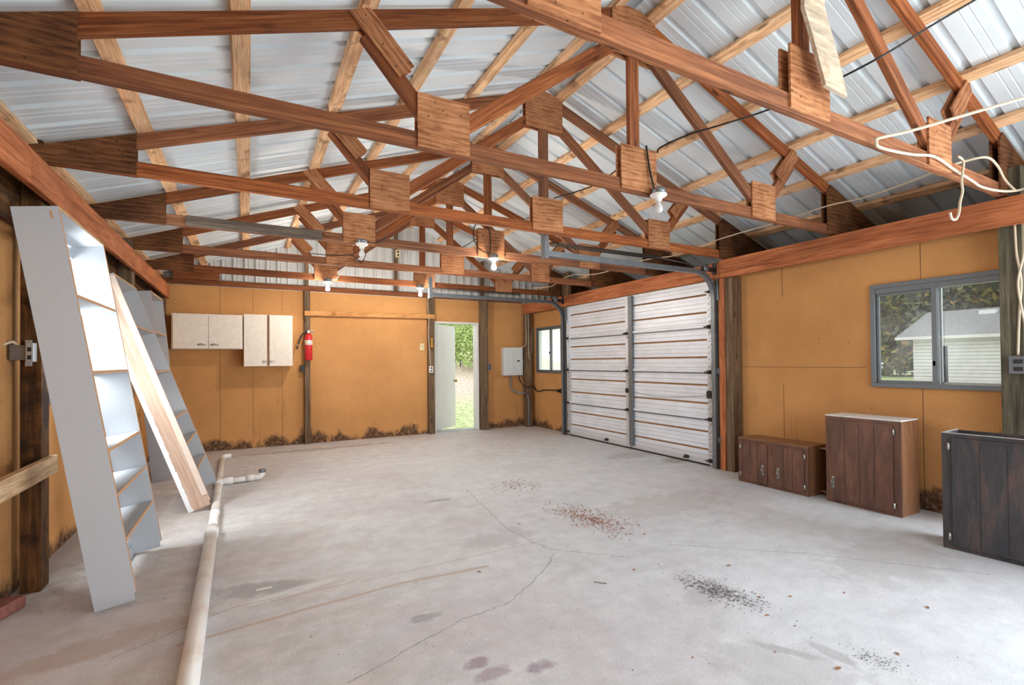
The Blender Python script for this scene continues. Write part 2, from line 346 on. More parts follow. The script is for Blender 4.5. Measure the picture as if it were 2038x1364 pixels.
M['bulb_on'] = bulb_mat('lit_bulb_glass', True); M['bulb_off'] = bulb_mat('unlit_bulb_glass', False)

def walnut(name, light, mid, dark, sc=9):
    mt, N, L, P = newmat(name); t = N.new('ShaderNodeTexCoord'); V = t.outputs['Object']
    n = noise(N, L, mapping(N, L, V, (3, 3, .5)), sc, 6, .6, 1.2); f2 = noise(N, L, mapping(N, L, V, (60, 60, 6)), 2, 4)
    f = mth(N, L, 'ADD', mth(N, L, 'MULTIPLY', n, .7), mth(N, L, 'MULTIPLY', f2, .3))
    L.new(ramp(N, L, f, [(.36, lin(dark)), (.5, lin(mid)), (.64, lin(light))]), P.inputs['Base Color'])
    P.inputs['Roughness'].default_value = .42; bump(N, L, f2, P, .15, .002); return mt
M['brown_cab'] = walnut('brown_walnut_finish', (124, 84, 64), (104, 70, 54), (76, 50, 40), 4)
M['brown_side'] = walnut('tan_cabinet_side', (150, 108, 78), (132, 92, 64), (104, 70, 48), 3)
M['dark_cab'] = walnut('dark_walnut_laminate', (88, 70, 64), (60, 58, 61), (42, 44, 50), 3.2)
M['groove'] = plain('dark_groove', (40, 30, 28), .7)

def foliage(name, cols):
    mt, N, L, P = newmat(name); g = N.new('ShaderNodeNewGeometry'); t = N.new('ShaderNodeTexCoord')
    n = noise(N, L, t.outputs['Object'], .9, 3)
    f = mth(N, L, 'ADD', mth(N, L, 'MULTIPLY', g.outputs['Random Per Island'], .55), mth(N, L, 'MULTIPLY', n, .45))
    L.new(ramp(N, L, f, [(i/(len(cols)-1)*.6+.2, lin(c)) for i, c in enumerate(cols)]), P.inputs['Base Color'])
    P.inputs['Roughness'].default_value = .7; return mt
M['leaf_mix'] = foliage('autumn_foliage', [(62, 70, 54), (104, 110, 66), (146, 136, 66), (160, 112, 56)])
M['leaf_green'] = foliage('green_foliage', [(110, 136, 78), (176, 200, 116), (224, 234, 160)])
M['leaf_grey'] = foliage('grey_green_foliage', [(80, 84, 80), (112, 114, 100), (140, 132, 96)])
def ground_mat():
    mt, N, L, P = newmat('grass_and_leaf_litter'); t = N.new('ShaderNodeTexCoord'); V = t.outputs['Object']; s = N.new('ShaderNodeSeparateXYZ'); L.new(V, s.inputs[0])
    n = noise(N, L, V, 9, 6); n2 = noise(N, L, V, 30, 4)
    grass = ramp(N, L, n, [(.35, lin((150, 166, 108))), (.65, lin((214, 222, 170)))])
    litter = ramp(N, L, n2, [(.35, lin((150, 128, 104))), (.5, lin((204, 186, 166))), (.68, lin((244, 236, 226)))])
    f = mth(N, L, 'MULTIPLY', mth(N, L, 'SUBTRACT', mth(N, L, 'ADD', s.outputs[2], mth(N, L, 'MULTIPLY', n, .5)), .35), 3, clamp=True)
    L.new(mixc(N, L, f, grass, litter), P.inputs['Base Color']); P.inputs['Roughness'].default_value = .95; return mt
M['ground'] = ground_mat()

# ------------------------------------------------------------------ object helpers
WM = {}
def tag(o, label=None, cat=None, group=None, kind=None):
    if label: o['label'] = label
    if cat: o['category'] = cat
    if group: o['group'] = group
    if kind: o['kind'] = kind
    return o
def link(o, parent, W):
    COL.objects.link(o); WM[o.name] = W
    if parent is not None:
        o.parent = parent; o.matrix_local = WM[parent.name].inverted() @ W
    else: o.matrix_world = W
    return o
def empty(name, loc, label=None, cat=None, group=None, kind=None, rot=None):
    o = bpy.data.objects.new(name, None); o.empty_display_size = .1
    W = Matrix.Translation(loc) @ (rot if rot is not None else Matrix.Identity(4))
    link(o, None, W); return tag(o, label, cat, group, kind)
def obj(name, bm, mat, parent=None, W=None, smooth=False):
    me = bpy.data.meshes.new(name); bmesh.ops.recalc_face_normals(bm, faces=bm.faces[:])
    bm.to_mesh(me); bm.free()
    for mt in (mat if isinstance(mat, (list, tuple)) else [mat]): me.materials.append(mt)
    if smooth:
        for p in me.polygons: p.use_smooth = True
    o = bpy.data.objects.new(name, me)
    if W is None: W = WM[parent.name].copy() if False else Matrix.Identity(4)
    return link(o, parent, W)
def add_box(bm, lo, hi, mi=0, bev=0):
    x0, y0, z0 = lo; x1, y1, z1 = hi
    vs = [bm.verts.new(p) for p in ((x0, y0, z0), (x1, y0, z0), (x1, y1, z0), (x0, y1, z0), (x0, y0, z1), (x1, y0, z1), (x1, y1, z1), (x0, y1, z1))]
    fs = [bm.faces.new([vs[i] for i in q]) for q in ((0, 3, 2, 1), (4, 5, 6, 7), (0, 1, 5, 4), (1, 2, 6, 5), (2, 3, 7, 6), (3, 0, 4, 7))]
    for f_ in fs: f_.material_index = mi
    if bev:
        es = list({e for f_ in fs for e in f_.edges}); bmesh.ops.bevel(bm, geom=es, offset=bev, segments=1, affect='EDGES')
    return fs
def boxbm(lo, hi, bev=0):
    bm = bmesh.new(); add_box(bm, lo, hi, 0, bev); return bm
def box(name, lo, hi, mat, parent=None, bev=0, W=None):
    """world-space box; local origin at its centre so object textures stay local"""
    c = [(a+b)/2 for a, b in zip(lo, hi)]; h = [abs(b-a)/2 for a, b in zip(lo, hi)]
    return obj(name, boxbm([-v for v in h], h, bev), mat, parent, (W if W is not None else Matrix.Identity(4)) @ Matrix.Translation(c))
def frame_mat(p0, p1, upv=(0, 0, 1)):
    p0, p1 = Vector(p0), Vector(p1); x = (p1-p0).normalized(); z = Vector(upv); y = z.cross(x)
    if y.length < 1e-4: y = Vector((0, 1, 0))
    y.normalize(); z = x.cross(y)
    W = Matrix.Identity(4)
    for i in range(3): W[i][0], W[i][1], W[i][2], W[i][3] = x[i], y[i], z[i], (p0[i]+p1[i])/2
    return W, (p1-p0).length
def beam(name, p0, p1, wy, wz, mat, parent=None, upv=(0, 0, 1), bev=.002):
    W, ln = frame_mat(p0, p1, upv)
    return obj(name, boxbm((-ln/2, -wy/2, -wz/2), (ln/2, wy/2, wz/2), bev), mat, parent, W)
def add_tube(bm, pts, r, n=10, cap=True, mi=0):
    pts = [Vector(p) for p in pts]; rings = []; rr = r if isinstance(r, (list, tuple)) else [r]*len(pts)
    t0 = (pts[1]-pts[0]).normalized(); a = Vector((0, 0, 1)) if abs(t0.z) < .9 else Vector((1, 0, 0)); nrm = t0.cross(a).normalized()
    for i, p in enumerate(pts):
        t = ((pts[min(i+1, len(pts)-1)]-pts[max(i-1, 0)]))
        t = t.normalized() if t.length > 1e-9 else t0
        nrm = (nrm - t*nrm.dot(t)); nrm = nrm.normalized() if nrm.length > 1e-6 else t.orthogonal().normalized(); b = t.cross(nrm)
        rings.append([bm.verts.new(p+(nrm*math.cos(2*PI*k/n)+b*math.sin(2*PI*k/n))*rr[i]) for k in range(n)])
    for i in range(len(rings)-1):
        for k in range(n):
            f_ = bm.faces.new((rings[i][k], rings[i][(k+1) % n], rings[i+1][(k+1) % n], rings[i+1][k])); f_.material_index = mi; f_.smooth = True
    if cap:
        for rg in (rings[0][::-1], rings[-1]):
            f_ = bm.faces.new(rg); f_.material_index = mi
def spline(pts, sub=6):
    P_ = [Vector(p) for p in pts]; out = []
    for i in range(len(P_)-1):
        p0 = P_[max(i-1, 0)]; p1 = P_[i]; p2 = P_[i+1]; p3 = P_[min(i+2, len(P_)-1)]
        for k in range(sub):
            t = k/sub; out.append(.5*((2*p1)+(-p0+p2)*t+(2*p0-5*p1+4*p2-p3)*t*t+(-p0+3*p1-3*p2+p3)*t**3))
    out.append(P_[-1]); return out
def tube(name, pts, r, mat, parent=None, n=8, smooth_path=True):
    bm = bmesh.new(); p = spline(pts) if smooth_path else [Vector(q) for q in pts]
    c = p[0].copy(); add_tube(bm, [q-c for q in p], r, n); return obj(name, bm, mat, parent, Matrix.Translation(c))
def add_lathe(bm, prof, n=24, mi=0):
    rings = []
    for r, z in prof:
        rings.append([bm.verts.new((max(r, .0004)*math.cos(2*PI*k/n), max(r, .0004)*math.sin(2*PI*k/n), z)) for k in range(n)])
    for i in range(len(rings)-1):
        for k in range(n):
            f_ = bm.faces.new((rings[i][k], rings[i][(k+1) % n], rings[i+1][(k+1) % n], rings[i+1][k])); f_.smooth = True; f_.material_index = mi
    bm.faces.new(rings[0][::-1]).material_index = mi; bm.faces.new(rings[-1]).material_index = mi
def lathe(name, prof, mat, parent, W, n=24):
    bm = bmesh.new(); add_lathe(bm, prof, n); return obj(name, bm, mat, parent, W)
def T(x, y, z): return Matrix.Translation((x, y, z))
def R(a, ax): return Matrix.Rotation(a, 4, ax)
def prism(name, pts2, depth, mat, parent, W, bev=0):
    """polygon in local XZ extruded along local Y, centred"""
    bm = bmesh.new(); a = [bm.verts.new((x, -depth/2, z)) for x, z in pts2]; b = [bm.verts.new((x, depth/2, z)) for x, z in pts2]
    bm.faces.new(a); bm.faces.new(b[::-1]); n = len(a)
    for i in range(n): bm.faces.new((a[i], b[i], b[(i+1) % n], a[(i+1) % n]))
    return obj(name, bm, mat, parent, W)
def copy_tree(o, parent=None):
    c = o.copy(); COL.objects.link(c); c.parent = parent
    for ch in [q for q in COL.objects if q.parent == o]: copy_tree(ch, c)
    return c
def struct(o): o['kind'] = 'structure'; return o

def wall_sheet(name, axis, pos, thick, u0, u1, z0, z1, holes, mat, parent=None):
    """axis 'x': wall plane X=pos..pos+thick spanning Y; axis 'y': plane Y spanning X"""
    us = sorted({u0, u1, *[h[0] for h in holes], *[h[1] for h in holes]}); zs = sorted({z0, z1, *[h[2] for h in holes], *[h[3] for h in holes]})
    bm = bmesh.new()
    for i in range(len(us)-1):
        # merge vertical runs
        run = None
        for j in range(len(zs)-1):
            uc, zc = (us[i]+us[i+1])/2, (zs[j]+zs[j+1])/2
            solid = not any(h[0] < uc < h[1] and h[2] < zc < h[3] for h in holes)
            if solid: run = (run[0], zs[j+1]) if run else (zs[j], zs[j+1])
            if (not solid or j == len(zs)-2) and run:
                lo = (pos, us[i], run[0]) if axis == 'x' else (us[i], pos, run[0]); hi = (pos+thick, us[i+1], run[1]) if axis == 'x' else (us[i+1], pos+thick, run[1])
                add_box(bm, lo, hi); run = None
    bmesh.ops.remove_doubles(bm, verts=bm.verts[:], dist=1e-5)
    fc = {}
    for f_ in bm.faces: fc.setdefault(tuple(sorted(v.index for v in f_.verts)), []).append(f_)
    bm.verts.index_update(); fc = {}
    for f_ in bm.faces: fc.setdefault(tuple(sorted(v.index for v in f_.verts)), []).append(f_)
    dead = [f_ for l in fc.values() if len(l) > 1 for f_ in l]
    if dead: bmesh.ops.delete(bm, geom=dead, context='FACES_ONLY')
    return obj(name, bm, mat, parent)

# ------------------------------------------------------------------ key dimensions
XL, XR, YB, YF = -1.19, 5.08, 8.54, -2.4
RIDGE_X, RIDGE_Z, SL = 2.41, 3.82, .352
def roof_z(x): return RIDGE_Z-SL*abs(x-RIDGE_X)
CH_B = 2.49

# ------------------------------------------------------------------ setting: floor, ground, walls, roof
bm = boxbm((XL-.12, YF-.3, -.15), (XR+.12, YB+.12, 0)); struct(obj('floor', bm, M['concrete']))
bm = bmesh.new(); nx, ny = 50, 50; gv = []
def gz(x, y):
    t = min(1, max(0, (16-x)/6)); t = t*t*(3-2*t)
    return -.07+max(0, y-10.6)*.25*t + (.04*math.sin(x*3.1+y*2.3))*(1 if y > 10 else 0)
xs = [-25+i*2.0 for i in range(60)]; ys = [-30+i*2.0 for i in range(20)]+[10+i*.8 for i in range(45)]
for y in ys: gv.append([bm.verts.new((x, y, gz(x, y))) for x in xs])
for j in range(len(ys)-1):
    for i in range(len(xs)-1):
        bm.faces.new((gv[j][i], gv[j][i+1], gv[j+1][i+1], gv[j+1][i]))
g = struct(obj('ground', bm, M['ground']))

# windows and openings
W1 = (1.36, 2.348, 1.04, 1.975)       # near right window
W2 = (7.40, 8.29, 1.08, 1.97)         # far right window (reaches behind the door track)
SLOT = (8.395, 8.49, 1.47, 1.985)
GD = (3.96, 7.07, 0, 2.275)
SB = (-2.0, .9, 0, 2.2)                # unseen side opening behind the camera, added to let in fill light
W3 = (3.92, 4.78, 1.04, 1.95)         # left window
wl_ = struct(wall_sheet('wall_left', 'x', XL-.02, .02, YF, YB+.02, 0, 2.52, [W3], M['fibre']))
wall_sheet('metal_siding', 'x', XL-.10, .03, YF, YB+.1, -.05, 2.5, [W3], M['siding_white'], wl_)
wr_ = struct(wall_sheet('wall_right', 'x', XR, .02, YF, YB+.02, 0, 2.50, [W1, W2, SLOT, GD, SB], M['fibre']))
def ribbed(name, axis, pos, u0, u1, z0, z1, holes, mat, parent, pitch=.2286, sgn=1):
    o = wall_sheet(name, axis, pos, .012, u0, u1, z0, z1, holes, mat, parent)
    me = o.data; bm = bmesh.new(); bm.from_mesh(me); u = u0+.05
    while u < u1-.05:
        if not any(h[0]-.03 < u < h[1]+.03 for h in holes):
            a, b = (pos-.016*sgn if sgn > 0 else pos+.012, u-.018), (pos if sgn > 0 else pos+.028, u+.018)
            if axis == 'x': add_box(bm, (a[0], a[1], z0), (b[0], b[1], z1))
            else: add_box(bm, (a[1], a[0], z0), (b[1], b[0], z1))
        u += pitch
    bm.to_mesh(me); bm.free(); return o
ribbed('metal_siding', 'x', XR+.10, YF, YB+.1, -.05, 2.48, [W1, W2, GD, SB], M['siding_white'], wr_, .11)
DOOR = (3.0, 3.9, 0, 2.06)
wb_ = struct(wall_sheet('wall_back', 'y', YB, .02, XL, XR, 0, 2.48, [DOOR], M['fibre']))
wall_sheet('outer_skin', 'y', YB+.14, .02, XL-.1, XR+.12, -.05, 2.5, [DOOR], M['siding_white'], wb_)
# joints between the sheathing boards
sm = bmesh.new()
for x in (-.38, .06, .47): add_box(sm, (x-.0015, YB-.0015, .05), (x+.0015, YB+.001, 2.46))
obj('board_joint', sm, M['groove'], wb_)
sm = bmesh.new()
for y in (1.97, 3.2): add_box(sm, (XR-.0015, y-.0015, .02), (XR+.001, y+.0015, 1.04)); add_box(sm, (XR-.0015, y-.0015, 1.98), (XR+.001, y+.0015, 2.3))
add_box(sm, (XR-.0015, 2.4, 1.215), (XR+.001, 3.7, 1.218)); obj('board_joint', sm, M['groove'], wr_)
# front wall behind the camera with an unseen opening added for fill light
wf_ = struct(wall_sheet('wall_front', 'y', YF-.02, .02, XL, XR, 0, 2.9, [(1.1, 4.1, .1, 2.5)], M['fibre']))

# gable at the back: ribbed white steel above the sheathing
bm = bmesh.new(); gx0, gx1 = XL-.12, 5.95
def gable_strip(bm, xa, xb, y0, y1, zb):
    for a, b in ((xa, min(xb, RIDGE_X)), (max(xa, RIDGE_X), xb)):
        if b-a < 1e-4: continue
        vs = []
        for y in (y0, y1):
            vs += [bm.verts.new((a, y, zb)), bm.verts.new((b, y, zb)), bm.verts.new((b, y, roof_z(b)+.05)), bm.verts.new((a, y, roof_z(a)+.05))]
        for q in ((0, 1, 2, 3), (7, 6, 5, 4), (0, 4, 5, 1), (1, 5, 6, 2), (2, 6, 7, 3), (3, 7, 4, 0)): bm.faces.new([vs[i] for i in q])
gable_strip(bm, gx0, gx1, YB+.06, YB+.075, 2.42)
x = gx0+.05
while x < gx1: gable_strip(bm, x-.010, x+.010, YB+.030, YB+.06, 2.42); gable_strip(bm, x+.045, x+.052, YB+.050, YB+.06, 2.42); x += .152
obj('gable_siding', bm, M['siding_white'], wb_)

# roof: two ribbed steel slopes with standing ribs, ridge cap
def roof_side(s, xe):
    bm = bmesh.new(); th = math.atan(SL); zoff = .043
    y = -2.6; pr = []
    while y < 8.75:
        pr += [(y, 0), (y+.045, 0), (y+.056, .026), (y+.086, .026), (y+.097, 0)]
        for k in (1, 2): pr += [(y+.097+k*.048-.006, 0), (y+.097+k*.048, .003), (y+.097+k*.048+.006, 0)]
        y += .2286
    rows = []
    for x in (RIDGE_X+s*.05, xe):
        rows.append([bm.verts.new((x, yy, roof_z(x)+zoff+dz)) for yy, dz in pr])
    for i in range(len(pr)-1): bm.faces.new((rows[0][i], rows[0][i+1], rows[1][i+1], rows[1][i]))
    r = bmesh.ops.extrude_face_region(bm, geom=bm.faces[:]); bmesh.ops.translate(bm, verts=[v for v in r['geom'] if isinstance(v, bmesh.types.BMVert)], vec=(0, 0, .008))
    return bm
roof = empty('ceiling', (RIDGE_X, 3, RIDGE_Z), kind='structure')
obj('left_slope', roof_side(-1, -1.36), M['roof'], roof); obj('right_slope', roof_side(1, 6.05), M['roof'], roof)
bm = bmesh.new(); y0, y1 = -2.6, 8.75
for s in (-1, 1):
    xa, xb = RIDGE_X, RIDGE_X+s*.17
    q = [(xa, RIDGE_Z+.088), (xb, roof_z(xb)+.076), (xb, roof_z(xb)+.08), (xa, RIDGE_Z+.096)]
    a = [bm.verts.new((x, y0, z)) for x, z in q]; b = [bm.verts.new((x, y1, z)) for x, z in q]
    bm.faces.new(a); bm.faces.new(b[::-1])
    for i in range(4): bm.faces.new((a[i], b[i], b[(i+1) % 4], a[(i+1) % 4]))
obj('ridge_cap', bm, M['roof'], roof)
# dark closed eave on the right, fascia on both sides
eave = empty('trim_1', (5.9, 3, 2.4), kind='structure')
box('soffit', (XR+.13, -2.6, 2.36), (6.0, 8.7, 2.375), M['ply_dark'], eave)
box('fascia', (6.0, -2.6, 2.33), (6.03, 8.7, 2.57), M['ply_dark'], eave)
struct(box('trim_2', (XL-.15, -2.6, 2.36), (XL-.125, 8.7, 2.585), M['ply_dark']))

# ------------------------------------------------------------------ wall plates, posts, girts
PLZ0, PLZ1 = 2.265, 2.475
def plate(name, x0, x1, y0, y1, z0, z1, label, mat='plate'):
    o = beam(name, ((x0+x1)/2, y0, (z0+z1)/2), ((x0+x1)/2, y1, (z0+z1)/2), x1-x0, z1-z0, M[mat], None, (0, 0, 1), .003)
    return tag(o, label, 'beam')
plate('wall_plate', -1.03, -.992, 3.40+.0, 8.44, 2.252, 2.44, 'long reddish plank beam along the top of the left wall, far length')
plate('wall_plate', -1.03, -.992, YF+.2, 3.395, 2.252, 2.44, 'near length of the reddish plank beam above the left wall, upper left corner')
plate('wall_plate', 4.88, 4.918, YF+.2, 3.84, PLZ0, PLZ1, 'reddish plank beam along the top of the right wall above the wide window')
plate('wall_plate', 4.88, 4.918, 3.845, 8.5, PLZ0-.0, PLZ1-.02, 'reddish plank header running above the garage door to the back corner')
plate('backing_plank', XL+.003, XL+.04, YF+.2, 8.35, 2.1, 2.36, 'dark plank behind the left wall beam, fixed against the siding', 'dark_post')
# posts
def post(x0, x1, y0, y1, z1, mat, label, z0=0):
    W, _ = frame_mat((0, 0, 0), (0, 0, 1), (0, 1, 0)); c = Vector(((x0+x1)/2, (y0+y1)/2, (z0+z1)/2)); ln = z1-z0
    W, _ = frame_mat(c-Vector((0, 0, ln/2)), c+Vector((0, 0, ln/2)), (0, 1, 0))
    o = obj('support_post', boxbm((-ln/2, -(x1-x0)/2, -(y1-y0)/2), (ln/2, (x1-x0)/2, (y1-y0)/2), .003), mat, None, W)
    return tag(o, label, 'post')
post(XL+.042, -1.055, 3.77, 3.895, 2.62, M['dark_post'], 'dark stained wooden post at the left edge carrying a metal outlet box')
post(XL+.042, -1.035, 6.12, 6.26, 2.58, M['grey_post'], 'weathered post on the left wall between the tilted bookcases')
post(XL+.042, -1.04, 8.36, 8.50, 2.48, M['grey_post'], 'weathered corner post at the far left end of the back wall')
p0 = post(.792, .878, 8.455, YB-.001, 2.48, M['grey_post'], 'narrow weathered post behind the red fire extinguisher')
p1 = post(2.87, 2.985, 8.44, YB-.001, 2.48, M['grey_post'], 'weathered post left of the open doorway')
post(3.915, 4.05, 8.40, YB-.001, 2.48, M['grey_post'], 'weathered post right of the open doorway')
post(4.862, 4.985, 8.34, 8.46, 2.262, M['grey_post'], 'weathered corner post beside the grey electrical panel')
post(4.92, XR-.001, 3.70, 3.80, 2.262, M['grey_post'], 'dark grey post between garage door and orange wall')
post(4.90, XR-.001, 3.80, 3.87, 2.262, M['plate'], 'reddish stud tight against the dark grey post beside the garage door')
post(4.925, XR-.001, 3.872, 3.955, 2.262, M['grey_post'], 'worn grey jamb stud behind the near garage door track')
post(4.93, XR-.001, 7.08, 7.18, 2.262, M['grey_post'], 'stud behind the far garage door track beside the small window')
post(4.925, XR-.001, 1.305, 1.432, 2.70, M['green_post'], 'greenish treated post at the right end of the wide window')
post(5.02, XR-.001, 7.10, 7.30, 2.9, M['grey_post'], 'short block standing on the header above the far end of the garage door', 2.48)
tag(beam('girt_board', (-1.035, 3.895, .712), (-1.035, -.5, .712), .038, .105, M['pale_board']), 'pale pine board nailed low across the dark post at the left edge', 'board')
tag(beam('osb_ledger', (.79, 8.433, 2.113), (2.99, 8.433, 2.137), .036, .075, M['osb'], None), 'speckled orange board spanning two posts above the large blank wall panel', 'board')
tag(beam('nailer_stud', (-1.12, 4.06, 1.97), (-1.12, 4.06, 2.40), .05, .05, M['pale_board'], None, (0, 1, 0)), 'short pale stud tucked under the left wall beam above the first bookcase', 'board')
hb = tag(beam('header_board', (XL+.02, 8.47, 2.52), (4.85, 8.47, 2.52), .06, .075, M['truss']), 'long brown header board along the top of the back wall', 'board')
tag(beam('header_block', (-.95, 8.40, 2.60), (-.38, 8.40, 2.60), .07, .12, M['truss']), 'short brown block on the header at the far left corner', 'board')
for x, l in ((2.30, 'gable stud carrying a yellow outlet box'), (.83, 'gable stud rising above the fire extinguisher post'), (3.98, 'gable stud rising above the doorway')):
    tag(beam('gable_stud', (x, 8.50, 2.56), (x, 8.50, roof_z(x)-.02), .05, .09, M['grey_post'], None, (0, 1, 0)), l, 'stud')

# ------------------------------------------------------------------ trusses
TY = [1.405+1.193*k for k in range(6)]
def make_truss(root):
    W = WM[root.name]; y = W.translation.y; t = .038
    def B(n, a, b, h=.089, mat='truss', yo=0): return beam(n, (a[0], y+yo, a[1]), (b[0], y+yo, b[1]), t, h, M[mat], root)
    cz = CH_B+.0445
    B('bottom_chord', (-1.12, cz), (5.72, cz))
    d = .0445*math.sqrt(1+SL*SL)
    B('top_chord', (-1.30, roof_z(-1.30)-d), (RIDGE_X-.002, RIDGE_Z-d)); B('top_chord', (5.95, roof_z(5.95)-d), (RIDGE_X+.002, RIDGE_Z-d))
    B('king_post', (RIDGE_X, CH_B+.092), (RIDGE_X, RIDGE_Z-.12))
    for s in (-1, 1):
        B('web', (RIDGE_X+s*1.36, CH_B+.14), (RIDGE_X+s*.12, RIDGE_Z-.27)); B('web', (RIDGE_X+s*1.50, CH_B+.14), (RIDGE_X+s*1.86, roof_z(RIDGE_X+1.86)-.13))
    g = .0115
    for yo in (-(t+g)/2, (t+g)/2):
        ww = T(RIDGE_X, y+yo, 0)
        prism('gusset', [(-.20, 3.45), (.20, 3.45), (.20, 3.745), (.06, 3.80), (-.06, 3.80), (-.20, 3.745)], g, M['ply'], root, ww)
        prism('gusset', [(-.165, -.155), (.165, -.155), (.165, .155), (-.165, .155)], g, M['ply'], root, T(RIDGE_X+.03, y+yo, CH_B+.17))
        for s in (-1, 1):
            prism('gusset', [(-.155, -.15), (.155, -.15), (.155, .15), (-.155, .15)], g, M['ply'], root, T(RIDGE_X+s*1.435, y+yo, CH_B+.155))
            # strip gusset at the head of the short web
            a = Vector((RIDGE_X+s*1.66, 0, 2.90)); b = Vector((RIDGE_X+s*1.93, 0, 3.16)); b = Vector((RIDGE_X+s*1.90, 0, 3.15)); c = (a+b)/2; ang = math.atan2(b.z-a.z, (b.x-a.x))
            prism('web_strip', [(-.19, -.058), (.16, -.058), (.19, .058), (-.19, .058)], g, M['ply'], root, T(c.x, y+yo, c.z) @ R(-ang, 'Y'))
        prism('heel_gusset', [(-1.14, CH_B), (-.615, CH_B), (-.615, roof_z(-.615)-.005), (-1.14, roof_z(-1.14)-.005)], g, M['ply_dark'], root, T(0, y+yo, 0))
        prism('heel_gusset', [(4.80, CH_B), (5.72, CH_B), (5.72, roof_z(5.72)-.005), (4.86, roof_z(4.86)-.005), (4.80, roof_z(4.8)-.09)], g, M['ply_dark'], root, T(0, y+yo, 0))
tl = ['nearest roof truss, cut by the top edge, cream cable looped over its right end',
      'roof truss whose lower beam starts in the upper left corner and carries an unlit bulb',
      'third roof truss from the viewer, just behind the one with the nearest unlit bulb',
      'fourth roof truss back, holding one lit and one unlit bulb, grey plank spliced on',
      'fifth roof truss from the viewer, standing between the two rows of lit bulbs',
      'rearmost roof truss in front of the gable wall, holding two lit bulbs']
first = empty('roof_truss', (RIDGE_X, TY[0], CH_B)); make_truss(first); trusses = [first]
for k in range(1, 6):
    c = copy_tree(first); c.location = (RIDGE_X, TY[k], CH_B); WM[c.name] = T(RIDGE_X, TY[k], CH_B); trusses.append(c)
for o, l in zip(trusses, tl): tag(o, l, 'roof truss', 'timber roof trusses')
# grey plank scabbed on the fourth truss
beam('splice_plank', (-.47, TY[3]-.04, CH_B+.042), (.62, TY[3]-.04, CH_B+.042), .03, .088, M['grey_board'], trusses[3])

# purlins
PX = [-1.12, -.575, -.035, .56, 1.10, 1.69, 2.27]
PXR = [2.58, 3.14, 3.665, 4.25, 4.78, 5.35, 5.85]
lab = ['at the left eave', 'first up from the left eave', 'second up from the left eave', 'third up from the left eave', 'fourth up from the left eave', 'fifth up from the left eave', 'just left of the ridge']
labr = ['just right of the ridge', 'first down from the ridge', 'second down from the ridge', 'third down from the ridge', 'fourth down from the ridge', 'in the dark above the right wall beam', 'at the dark right eave']
th = math.atan(SL)
for xs_, lb, s in ((PX, lab, 1), (PXR, labr, -1)):
    for x, l in zip(xs_, lb):
        W = T(x, 3.1, roof_z(x)+.021) @ R(-th*s, 'Y') @ R(PI/2, 'Z')
        o = obj('roof_purlin', boxbm((-5.6, -.0445, -.019), (5.6, .0445, .019), .002), M['purlin'], None, W)
        tag(o, ('light wooden purlin on the left roof slope, ' if s == 1 else 'light wooden purlin on the right roof slope, ')+l, 'purlin', 'roof purlins')

# ------------------------------------------------------------------ garage door
gx = 4.96
gd = empty('door_2', (gx, 5.5, 0), 'white ribbed steel overhead garage door in four sections, closed', kind='structure')
zb = [.015, .577, 1.152, 1.704, 2.262]; ya, yb = 3.975, 7.06
for k in range(4):
    z0, z1 = zb[k], zb[k+1]; h = z1-z0; bm = bmesh.new()
    # profile: (z fraction, x offset toward the room is negative, material)
    pf = [(0, 0, 0), (.10, 0, 1), (.105, -.006, 0), (.20, -.006, 1), (.205, 0, 0), (.31, 0, 2), (.318, .010, 2), (.345, .010, 0), (.352, -.004, 0), (.43, -.004, 1), (.436, 0, 0),
          (.53, 0, 1), (.535, -.005, 0), (.62, -.005, 1), (.625, 0, 0), (.70, 0, 2), (.708, .010, 2), (.735, .010, 0), (.742, -.004, 0), (.83, -.004, 1), (.836, 0, 0), (.92, 0, 1), (.925, -.004, 0), (1, -.004, 0)]
    va = [(bm.verts.new((xo, ya-5.5, z0+fz*h)), bm.verts.new((xo, yb-5.5, z0+fz*h))) for fz, xo, _ in pf]
    for i in range(len(pf)-1):
        f_ = bm.faces.new((va[i][0], va[i][1], va[i+1][1], va[i+1][0])); f_.material_index = 0
        dx = pf[i+1][1]-pf[i][1]
        if pf[i][2] == 2: f_.material_index = 1
        elif abs(dx) > .001: f_.material_index = 2
    add_box(bm, (.016, ya-5.5, z0), (.022, yb-5.5, z1-.002), 0)
    obj('door_section', bm, [M['garage'], M['rust'], M['shadow_seam']], gd, T(gx, 5.5, 0))
for z in zb[1:4]:
    bm = bmesh.new(); add_box(bm, (-.026, ya-5.5+.05, z-.004), (0, yb-5.5-.03, z+.030), 0, .006); add_box(bm, (-.016, ya-5.5+.05, z-.022), (0, yb-5.5-.03, z-.005), 1)  # grey lower strip imitates the shadow beneath each rail
    obj('section_rail', bm, [M['garage'], M['galv']], gd, T(gx, 5.5, 0))
def stile(y0, y1):
    return box('end_stile', (gx-.022, y0, .03), (gx-.001, y1, 2.25), M['garage'], gd)
stile(3.975, 4.072); stile(6.955, 7.06)
box('center_stile', (gx-.024, 5.455, .03), (gx-.001, 5.535, 2.25), M['garage'], gd); box('stile_channel', (gx-.045, 5.375, .06), (gx-.001, 5.452, 2.25), M['galv'], gd)
box('bottom_seal', (gx-.01, 3.975, .002), (gx+.02, 7.06, .02), M['cable_black'], gd)
def hinge(y, z, s=1.0):
    bm = bmesh.new(); add_box(bm, (-.004, -.015*s, -.075*s), (0, .015*s, .075*s), 1); add_box(bm, (-.034, -.022*s, -.020*s), (-.004, .022*s, .020*s), 0, .006)
    for zz in (-.055, .055): add_tube(bm, [(-.008, 0, zz*s), (-.003, 0, zz*s)], .006, 6)
    add_tube(bm, [(-.045, -.04*s, 0), (-.045, .04*s, 0)], .009, 8)
    return obj('hinge', bm, [M['dark_steel'], M['garage']], gd, T(gx-.024, y, z))
